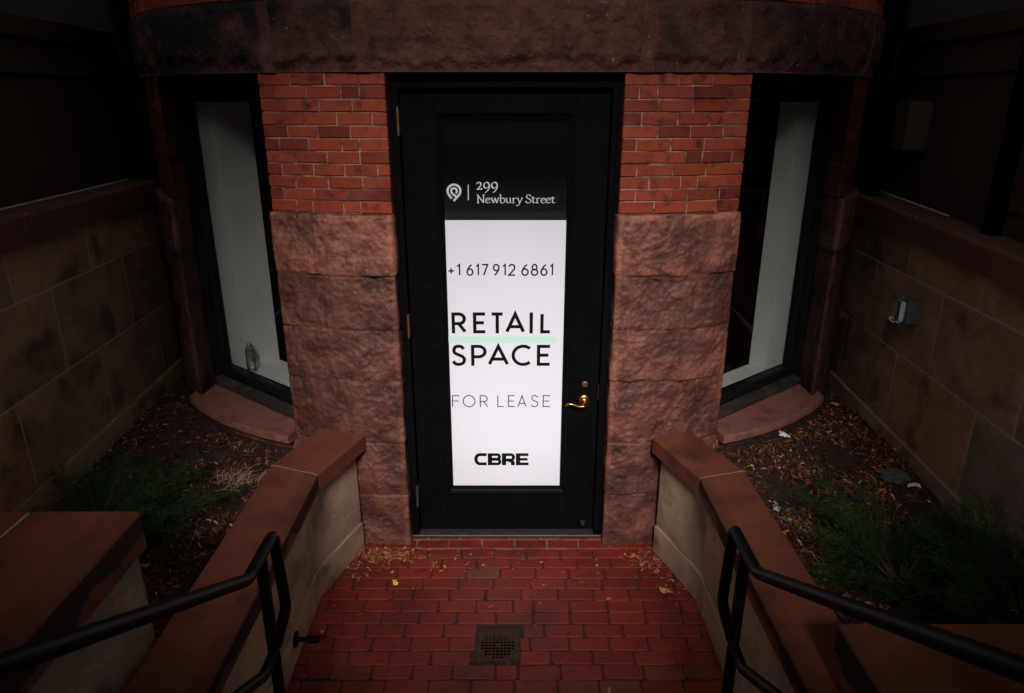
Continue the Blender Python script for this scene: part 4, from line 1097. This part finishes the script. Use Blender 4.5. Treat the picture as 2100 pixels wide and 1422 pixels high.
def scrap(name, x, y, z, pts, mat, label, cat, ht=0.02, rot=0, group=None, seed=1):
    rnd = random.Random(seed); mb = MB(); ca, sa = math.cos(rot), math.sin(rot); top = []; bot = []
    cx = sum(p[0] for p in pts)/len(pts); cy = sum(p[1] for p in pts)/len(pts)
    P3 = []
    for (u, v) in pts: P3.append((x+u*ca-v*sa, y+u*sa+v*ca, z + rnd.uniform(0.0, 1)*ht))
    c = (x+cx*ca-cy*sa, y+cx*sa+cy*ca, z + ht*0.9); n = len(P3)
    up = P3 + [c]; dn = [(p[0], p[1], p[2]-0.0007) for p in up]
    fs = [(i, (i+1) % n, n) for i in range(n)] + [(n+1+n, n+1+(i+1) % n, n+1+i) for i in range(n)] + [(i, n+1+i, n+1+(i+1) % n, (i+1) % n) for i in range(n)]
    mb.add(up + dn, fs)
    return tag(mb.build(name, mat), label, cat, group)
def bedpt(px, py, dz=0.0): x, y = at_z(px, py, Z_SOIL + dz); return x, y
x, y = bedpt(1608, 891); scrap('paper_scrap', x, y, soilz(x, y)+0.008, [(-.03,.0),(-.012,.004),(-.02,.03),(-.008,.045),(.008,.02),(.032,-.02),(.0,-.016)], m_paper, 'torn white paper scrap on the soil below the right window sill', 'paper scrap', 0.02, 0.0, None, 3)
x, y = bedpt(1873, 1008); scrap('paper_scrap', x, y, soilz(x, y)+0.010, [(-.035,.0),(-.01,.025),(.02,.026),(.03,.008),(.022,-.02),(.006,-.006)], m_paper, 'crumpled white paper scrap on the soil near the right side wall', 'paper scrap', 0.028, 0.1, None, 5)
x, y = bedpt(1712, 833); scrap('paper_scrap', x, y, soilz(x, y)+0.012, [(-.03,.0),(-.01,.012),(.02,.016),(.034,.004),(.01,-.012)], m_straw, 'beige paper scrap in the far corner of the right bed', 'paper scrap', 0.018, 0.1, None, 6)
x, y = bedpt(1606, 1078); scrap('plastic_scrap', x, y, soilz(x, y)+0.012, [(-.02,.02),(.0,.035),(.014,.01),(.03,-.02),(.0,-.022)], m_grey, 'grey plastic scrap against the right low wall coping', 'plastic scrap', 0.03, 0.1, None, 7)
x, y = bedpt(1592, 1052); scrap('plastic_scrap', x, y, soilz(x, y)+0.012, [(-.016,.01),(.0,.022),(.014,.01),(.018,-.012),(-.004,-.014)], m_grey, 'smaller grey plastic scrap just behind the larger one by the right coping', 'plastic scrap', 0.02, 0.7, None, 8)
x, y = at_z(810, 1196, 0); scrap('yellow_scrap', x, y, 0.002, [(-.014,.018),(.008,.020),(.010,-.004),(.018,-.008),(.012,-.020),(-.006,-.022)], m_yellow, 'small bright yellow paper scrap on the brick paving', 'paper scrap', 0.008, 0.1, None, 9)
x, y = at_z(1366, 1218, 0); scrap('fallen_leaf', x, y, 0.003, [(-.035,.024),(-.028,.006),(-.036,-.004),(-.012,-.012),(.0,-.028),(.018,-.030),(.034,-.022),(.030,-.006),(.016,.006),(-.002,.010),(-.014,.020)], m_leaf, 'curled brown leaf lying on the paving by the right low wall', 'leaf', 0.034, 0.0, None, 10)
# mossy stone
def stone(x, y, z, r, seed, mat, label):
    mb = MB(); n = 24
    def fn(u, v):
        th = u*2*math.pi; ph = -math.pi/2 + v*math.pi
        d = Vector((math.cos(th)*math.cos(ph), math.sin(th)*math.cos(ph), math.sin(ph)))
        k_ = r*(1 + 0.35*noise.fractal(d*1.6 + Vector((seed,0,0)), 0.9, 2, 4))
        return (x + d.x*k_*1.25, y + d.y*k_, z + d.z*k_*0.28)
    mb.grid(28, 16, fn)
    return tag(mb.build('flat_stone', mat, smooth=True), label, 'stone')
m_moss = M('lichen_stone', [(0.035,0.05,0.035),(0.09,0.10,0.075),(0.05,0.035,0.028)], 28, 0.85, 0.8, 60)
x, y = bedpt(1832, 982); stone(x, y, soilz(x, y)+0.01, 0.062, 3, m_moss, 'flat greenish stone in the right bed behind the juniper')

# junipers
def juniper(name, cx, cy, z, branches, seed, label):
    rnd = random.Random(seed); root = empty(name, (cx, cy, z), label, 'shrub'); nb = MB(); tw = MB()
    def needle(p, d, l, w):
        side = d.cross(Vector((rnd.uniform(-1,1), rnd.uniform(-1,1), rnd.uniform(-1,1)))).normalized()
        nb.add([p - side*w, p + side*w, p + d*l], [(0,1,2)])
    for (az, ln, el) in branches:
        p = Vector((cx + math.cos(az)*0.03, cy + math.sin(az)*0.03, z)); d = Vector((math.cos(az)*math.cos(el), math.sin(az)*math.cos(el), math.sin(el)))
        pts = [p.copy()]; n = 14
        for k in range(n):
            p = p + d*ln/n; pts.append(p.copy())
            d = (d + Vector((rnd.gauss(0,.05), rnd.gauss(0,.05), rnd.gauss(-.015,.04)))).normalized()
            if k < 2: continue
            for q in range(7):
                t = 1 - k/n
                sd = d.cross(Vector((0,0,1))).normalized()*rnd.choice((-1,1))
                td = (d*rnd.uniform(0.55,1.0) + sd*rnd.uniform(0.3,0.95) + Vector((0,0,rnd.gauss(0.12,0.28)))).normalized()
                tl = (0.05 + 0.13*t)*rnd.uniform(0.5,1.1); tp = p - d*ln/n*rnd.random(); m = max(5, int(tl/0.0085))
                tpts = [tp.copy()]
                for j in range(m):
                    tp = tp + td*tl/m; td = (td + Vector((rnd.gauss(0,.05), rnd.gauss(0,.05), rnd.gauss(0.0,.05)))).normalized(); tpts.append(tp.copy())
                    for _ in range(3):
                        r3 = Vector((rnd.gauss(0,1), rnd.gauss(0,1), rnd.gauss(0,1))).normalized()
                        nd = (td*1.1 + r3*0.75).normalized(); needle(tp, nd, rnd.uniform(0.010,0.022), 0.0011)
        tw.tube(pts, [0.005*(1-0.75*k/n) for k in range(n+1)], 5)
    nb.build('foliage', m_needle, root, fix=False); tw.build('branches', m_twig, root, smooth=True)
def br(rnd, n, l0, l1, e0, e1, az0=0, az1=6.283): return [(rnd.uniform(az0, az1), rnd.uniform(l0, l1), rnd.uniform(e0, e1)) for _ in range(n)]
rj = random.Random(5)
juniper('juniper_shrub', -1.74, 2.48, Z_SOIL, br(rj, 20, 0.22, 0.36, 0.15, 0.8) + [(1.2,0.50,0.35),(1.6,0.46,0.4),(0.9,0.5,0.25),(0.3,0.46,0.2),(-0.3,0.45,0.2),(2.4,0.4,0.4),(0.6,0.56,0.2)], 21, 'feathery green juniper in the left bed behind the tall end pier')
juniper('juniper_shrub', 1.48, 2.20, Z_SOIL, br(rj, 26, 0.24, 0.36, 0.15, 0.9) + [(1.75,0.62,0.30),(1.9,0.55,0.4),(1.6,0.50,0.3),(3.3,0.30,0.2)], 22, 'larger dark green juniper in the right bed with one long upright branch')
juniper('juniper_shrub', 1.80, 1.98, Z_SOIL, br(rj, 26, 0.26, 0.44, 0.2, 1.0), 23, 'dark juniper at the right edge against the side wall')

# ------------------------------------------------------------------ handrails
def fillet(pts, r=0.02, n=5):
    out = [Vector(pts[0])]
    for a, b, c in zip(pts[:-2], pts[1:-1], pts[2:]):
        a, b, c = Vector(a), Vector(b), Vector(c); u = (a-b).normalized(); v = (c-b).normalized()
        p, q = b + u*r, b + v*r
        for k in range(n+1):
            t = k/n; out.append(p*(1-t)**2 + b*2*t*(1-t) + q*t*t)
    out.append(Vector(pts[-1])); return out
for g in (-1, 1):
    X = -0.752 if g < 0 else 0.708; dy = 0.0 if g < 0 else 0.03
    hr = empty('handrail', (X, 1.75, 0.1), 'black pipe handrail beside the ' + ('left end pier, wider loop toward the tall pier' if g < 0 else 'right end pier, in front of the large juniper'), 'handrail', 'pipe handrails at the steps')
    hr['label'] = 'black steel pipe handrail on the left, crossing in front of the tall end pier' if g < 0 else 'black steel pipe handrail on the right, crossing in front of the juniper'
    t = MB(); sl = 0.60
    t.tube(fillet([(X, -0.3, 0.962 + sl*(1.65+0.3)), (X, 1.65+dy, 0.962), (X, 1.872+dy, 0.962), (X, 1.90+dy, 0.655), (X, 1.775+dy, 0.612)], 0.028), 0.0182, 16)
    t.build('top_rail', m_rail, hr, smooth=True, angle=60)
    t = MB(); t.tube([(X, 1.755+dy, 0.02), (X, 1.755+dy, 0.955)], 0.0182, 16); t.lathe([(0.045, 0.0), (0.045, 0.008), (0.024, 0.014)], (X, 1.755+dy, 0.19)); t.build('post', m_rail, hr, smooth=True)
    t = MB(); t.tube(fillet([(X, 1.745+dy, 0.605), (X, 1.665+dy, 0.60), (X, -0.3, 0.60 + sl*(1.665+0.3))], 0.028), 0.0175, 16); t.build('lower_rail', m_rail, hr, smooth=True)
    t = MB(); t.tube([(X, 0.3, 0.7), (X, 0.3, 0.962 + sl*1.35)], 0.0205, 12); t.build('post', m_rail, hr, smooth=True)

# steps and street behind the camera
sm = MB()
for k in range(4): sm.box(-0.9, 0.9, 0.78, 1.96 - 0.28*k - 0.0, 0.163*k + 0.001*k, 0.163*(k+1))
o = sm.build('steps', m_side, bevel=0.008); tag(o, kind='structure')
sm = MB(); sm.box(-40, 40, -4.0, 0.779, 0.3, 0.655); o = sm.build('sidewalk', m_side); tag(o, kind='structure')
sm = MB(); sm.add([(-200,-200,0.53),(200,-200,0.53),(200,-4.001,0.53),(-200,-4.001,0.53)], [(0,1,2,3)]); o = sm.build('street', m_asph, fix=False); tag(o, kind='structure')
sm = MB(); sm.add([(-200,4.4,-0.3),(200,4.4,-0.3),(200,200,-0.3),(-200,200,-0.3)], [(0,1,2,3)]); sm.add([(-200,-4,-0.35),(200,-4,-0.35),(200,4.5,-0.35),(-200,4.5,-0.35)], [(0,1,2,3)]); o = sm.build('ground', m_soil, fix=False); tag(o, kind='structure')

# ------------------------------------------------------------------ fixtures
# pipe stub near the floor on the left low wall
X_ = LOW[-1]['i'][1][0] - 0.05 + 0.01
x = X_ + 0.0; yb_, zb_ = 2.36, 0.105
sp_ = empty('pipe_stub', (x, yb_, zb_), 'short black pipe stub with round flange low on the left wall', 'pipe')
t = MB(); t.lathe([(0.034, 0.0), (0.034, 0.006), (0.028, 0.010), (0.014, 0.012)], (x, yb_, zb_), 'x'); t.build('flange', m_rail, sp_, smooth=True)
t = MB(); t.lathe([(0.010, 0.008), (0.010, 0.05), (0.016, 0.052), (0.016, 0.098), (0.012, 0.102)], (x, yb_, zb_), 'x'); t.build('pipe', m_rail, sp_, smooth=True)
# outlet box
ox, oy, oz = 2.000, 3.33, 1.255
ob = empty('outlet_box', (ox, oy, oz), 'grey weatherproof electrical outlet box with clear cover on the right stone wall', 'outlet box')
t = MB(); t.box(ox-0.046, ox+0.03, oy-0.036, oy+0.036, oz-0.058, oz+0.058, b=0.005); t.build('box', m_grey, ob, bevel=0.002)
t = MB(); t.box(ox-0.054, ox-0.047, oy-0.040, oy+0.042, oz-0.062, oz+0.062, b=0.002)
for zz_ in (-0.04, 0.04): t.tube([(ox-0.054, oy+0.046, oz+zz_-0.012), (ox-0.054, oy+0.046, oz+zz_+0.012)], 0.005, 8)
t.build('face_plate', m_grey, ob)
t = MB(); t.box(ox-0.098, ox-0.056, oy-0.030, oy+0.045, oz-0.060, oz+0.064, b=0.012); t.build('bubble_cover', m_plastic, ob)
# wall box by the downspout
bx, by, bz = 2.14, 3.87, 2.12
wb = empty('wall_box', (bx, by, bz), 'brown metal box fixed to the stoop wall beside the downspout', 'box')
t = MB(); t.box(bx-0.075, bx+0.06, by-0.05, by+0.09, bz-0.125, bz+0.125, b=0.004); t.build('case', M('brown_box_paint', [(0.06,0.035,0.026),(0.075,0.045,0.033)], 9, 0.5, 0.1, 90), wb)
t = MB(); t.box(bx-0.08, bx-0.012, by-0.056, by-0.051, bz-0.12, bz+0.118, b=0.002); t.build('lid', bpy.data.materials['brown_box_paint'], wb)
# downspout
ds = empty('downspout', (2.085, 4.10, 1.69), 'dark round downspout rising in the corner beside the right window', 'downspout')
t = MB(); t.tube([(2.085, 4.10, 1.66), (2.085, 4.10, 5.5)], 0.036, 20); t.build('pipe', m_rail, ds, smooth=True)
for z in (2.45,):
    t = MB(); t.lathe([(0.039, z), (0.041, z+0.004), (0.041, z+0.03), (0.039, z+0.034)], (2.085, 4.10, 0)); t.build('bracket', m_rail, ds, smooth=True)
# black steel post on the right coping
ps = empty('steel_post', (2.13, 3.07, 1.69), 'square black steel post standing on the right coping at the picture edge', 'post')
t = MB(); t.box(2.09, 2.165, 3.03, 3.105, 1.700, 3.5, b=0.004); t.build('post', m_rail, ps)
t = MB(); t.box(2.078, 2.177, 3.018, 3.117, 1.6905, 1.6975, b=0.002); t.build('base_plate', m_rail, ps)
t = MB(); t.tube([(2.14, 3.03, 1.79), (2.14, 2.2, 1.79)], 0.012, 8); t.build('cross_bar', m_rail, ps, smooth=True)
# bottle inside the left window
xfL = winxf(-1); ba, bb = 0.588, 0.130
BX, BY, _ = xfL(ba, bb, 0)
bo = empty('water_bottle', (BX, BY, 0.7205), 'clear plastic water bottle standing inside the left window', 'bottle')
prof = [(0.020,0.0),(0.0265,0.004)]
for k in range(11): prof += [(0.0275,0.012+k*0.0085), (0.0255,0.016+k*0.0085)]
prof += [(0.0275,0.110),(0.0275,0.145),(0.026,0.152),(0.021,0.168),(0.013,0.184),(0.0115,0.190),(0.0115,0.197),(0.013,0.199),(0.0115,0.2),(0.011,0.205)]
t = MB(); t.lathe(prof, (BX, BY, 0.7205), 'z', 24); t.v = [(p[0], p[1], 0.7205 + (p[2]-0.7205)*0.88) for p in t.v]; t.build('body', m_plastic, bo, smooth=True)
t = MB(); t.lathe([(0.0278,0.0),(0.0280,0.001),(0.0280,0.030),(0.0278,0.031)], (BX, BY, 0.7205+0.099), 'z', 24); t.build('label_band', M('bottle_label', [(0.10,0.13,0.12),(0.20,0.24,0.22)], 60, 0.5, 0), bo, smooth=True)

# ------------------------------------------------------------------ the street behind the camera: unseen trees added to shade the court, and the facing house
m_tleaf = M('shade_tree_leaf', [(0.020,0.045,0.014),(0.035,0.07,0.02)], 6, 0.6, 0)
m_bark = M('shade_tree_bark', [(0.05,0.035,0.025),(0.09,0.07,0.05)], 12, 0.85, 0.8, 30)
el = R(SUN_EL); SD = Vector((0, -math.cos(el), math.sin(el))); B0 = Vector((0.04, 3.2, 0.98))
BEAM_X, BEAM_Z = 1.24, 1.32  # size of the gap in the added crowns that lets sun through
def in_beam(p):
    t = (B0.y - p.y) / math.cos(el); q = B0 + SD*t
    return ((p.x - q.x)/BEAM_X)**2 + ((p.z - q.z)/BEAM_Z)**2 < 1
def added_shade_tree(x, y, lobes, n, seed, label):  # unseen tree, added to shape the sunlight on the court
    rnd = random.Random(seed); root = empty('added_shade_tree', (x, y, 0.65), label, 'tree')
    tk = MB(); top = Vector((x, y, 4.2)); tk.tube([(x, y, 0.6), (x+0.04, y, 2.0), (x-0.03, y+0.03, 3.2), top], [0.17, 0.13, 0.11, 0.09], 12)
    lf = MB()
    for (cx, cy, cz, rx, ry, rz, w) in lobes:
        c = Vector((cx, cy, cz)); m = top.lerp(c, 0.5) + Vector((0, 0, -0.2))
        if not in_beam(m) and not in_beam(c): tk.tube([top - Vector((0,0,0.4)), m, c], [0.07, 0.045, 0.02], 8)
        for _ in range(int(n*w)):
            d = Vector((rnd.gauss(0,1), rnd.gauss(0,1), rnd.gauss(0,1))).normalized() * rnd.random()**0.4
            p = Vector((cx+d.x*rx, cy+d.y*ry, cz+d.z*rz))
            if in_beam(p) or p.z < 2.7: continue  # no leaves inside the sun gap
            u = Vector((rnd.gauss(0,1), rnd.gauss(0,1), rnd.gauss(0,1))).normalized(); v = u.cross(Vector((rnd.gauss(0,1), rnd.gauss(0,1), rnd.gauss(0,1)))).normalized()
            l = rnd.uniform(0.09, 0.15); lf.add([p-u*l, p+v*l*0.5, p+u*l, p-v*l*0.5], [(0,1,2,3)])
    tk.build('trunk', m_bark, root, smooth=True); lf.build('crown', m_tleaf, root, fix=False)
added_shade_tree(-2.9, -3.2, [(-2.6,-3,4.6,1.9,1.3,2.3,1), (-1.2,-3,7.4,1.8,1.3,1.5,.8), (-4.6,-1.8,4.6,2.0,2.0,2.0,.8), (-3.6,-0.6,4.6,1.5,1.6,1.5,.8), (-0.9,-2.2,3.0,1.2,0.9,0.8,.5)], 4200, 3, 'unseen tree added to shade the court, left of the steps')
added_shade_tree(2.9, -3.2, [(2.6,-3,4.6,1.9,1.3,2.3,1), (1.2,-3,7.4,1.8,1.3,1.5,.8), (4.6,-1.8,4.6,2.0,2.0,2.0,.8), (3.6,-0.6,4.6,1.5,1.6,1.5,.8), (0.9,-2.2,3.0,1.2,0.9,0.8,.5)], 4200, 4, 'unseen tree added to shade the court, right of the steps')

fh = empty('facing_house', (0, -24, 0.6), 'pale stone row house across the street behind the camera', 'house')
hb = MB(); hb.box(-16, 16, -34, -24, 0.5, 13.0); hb.build('wall', M('pale_limestone', [(0.45,0.40,0.34),(0.55,0.50,0.43)], 0.8, 0.85, 0.3, 10), fh)
for i in range(9):
    for j in range(3):
        x = -13.2 + i*3.3; z = 2.2 + j*3.6; w = MB(); w.box(x-0.55, x+0.55, -23.99, -23.93, z, z+2.0, b=0.02); f = w.build('window', m_frame, fh)
        w = MB(); w.box(x-0.47, x+0.47, -23.925, -23.915, z+0.08, z+1.92); w.build('pane', m_doorglass, f)
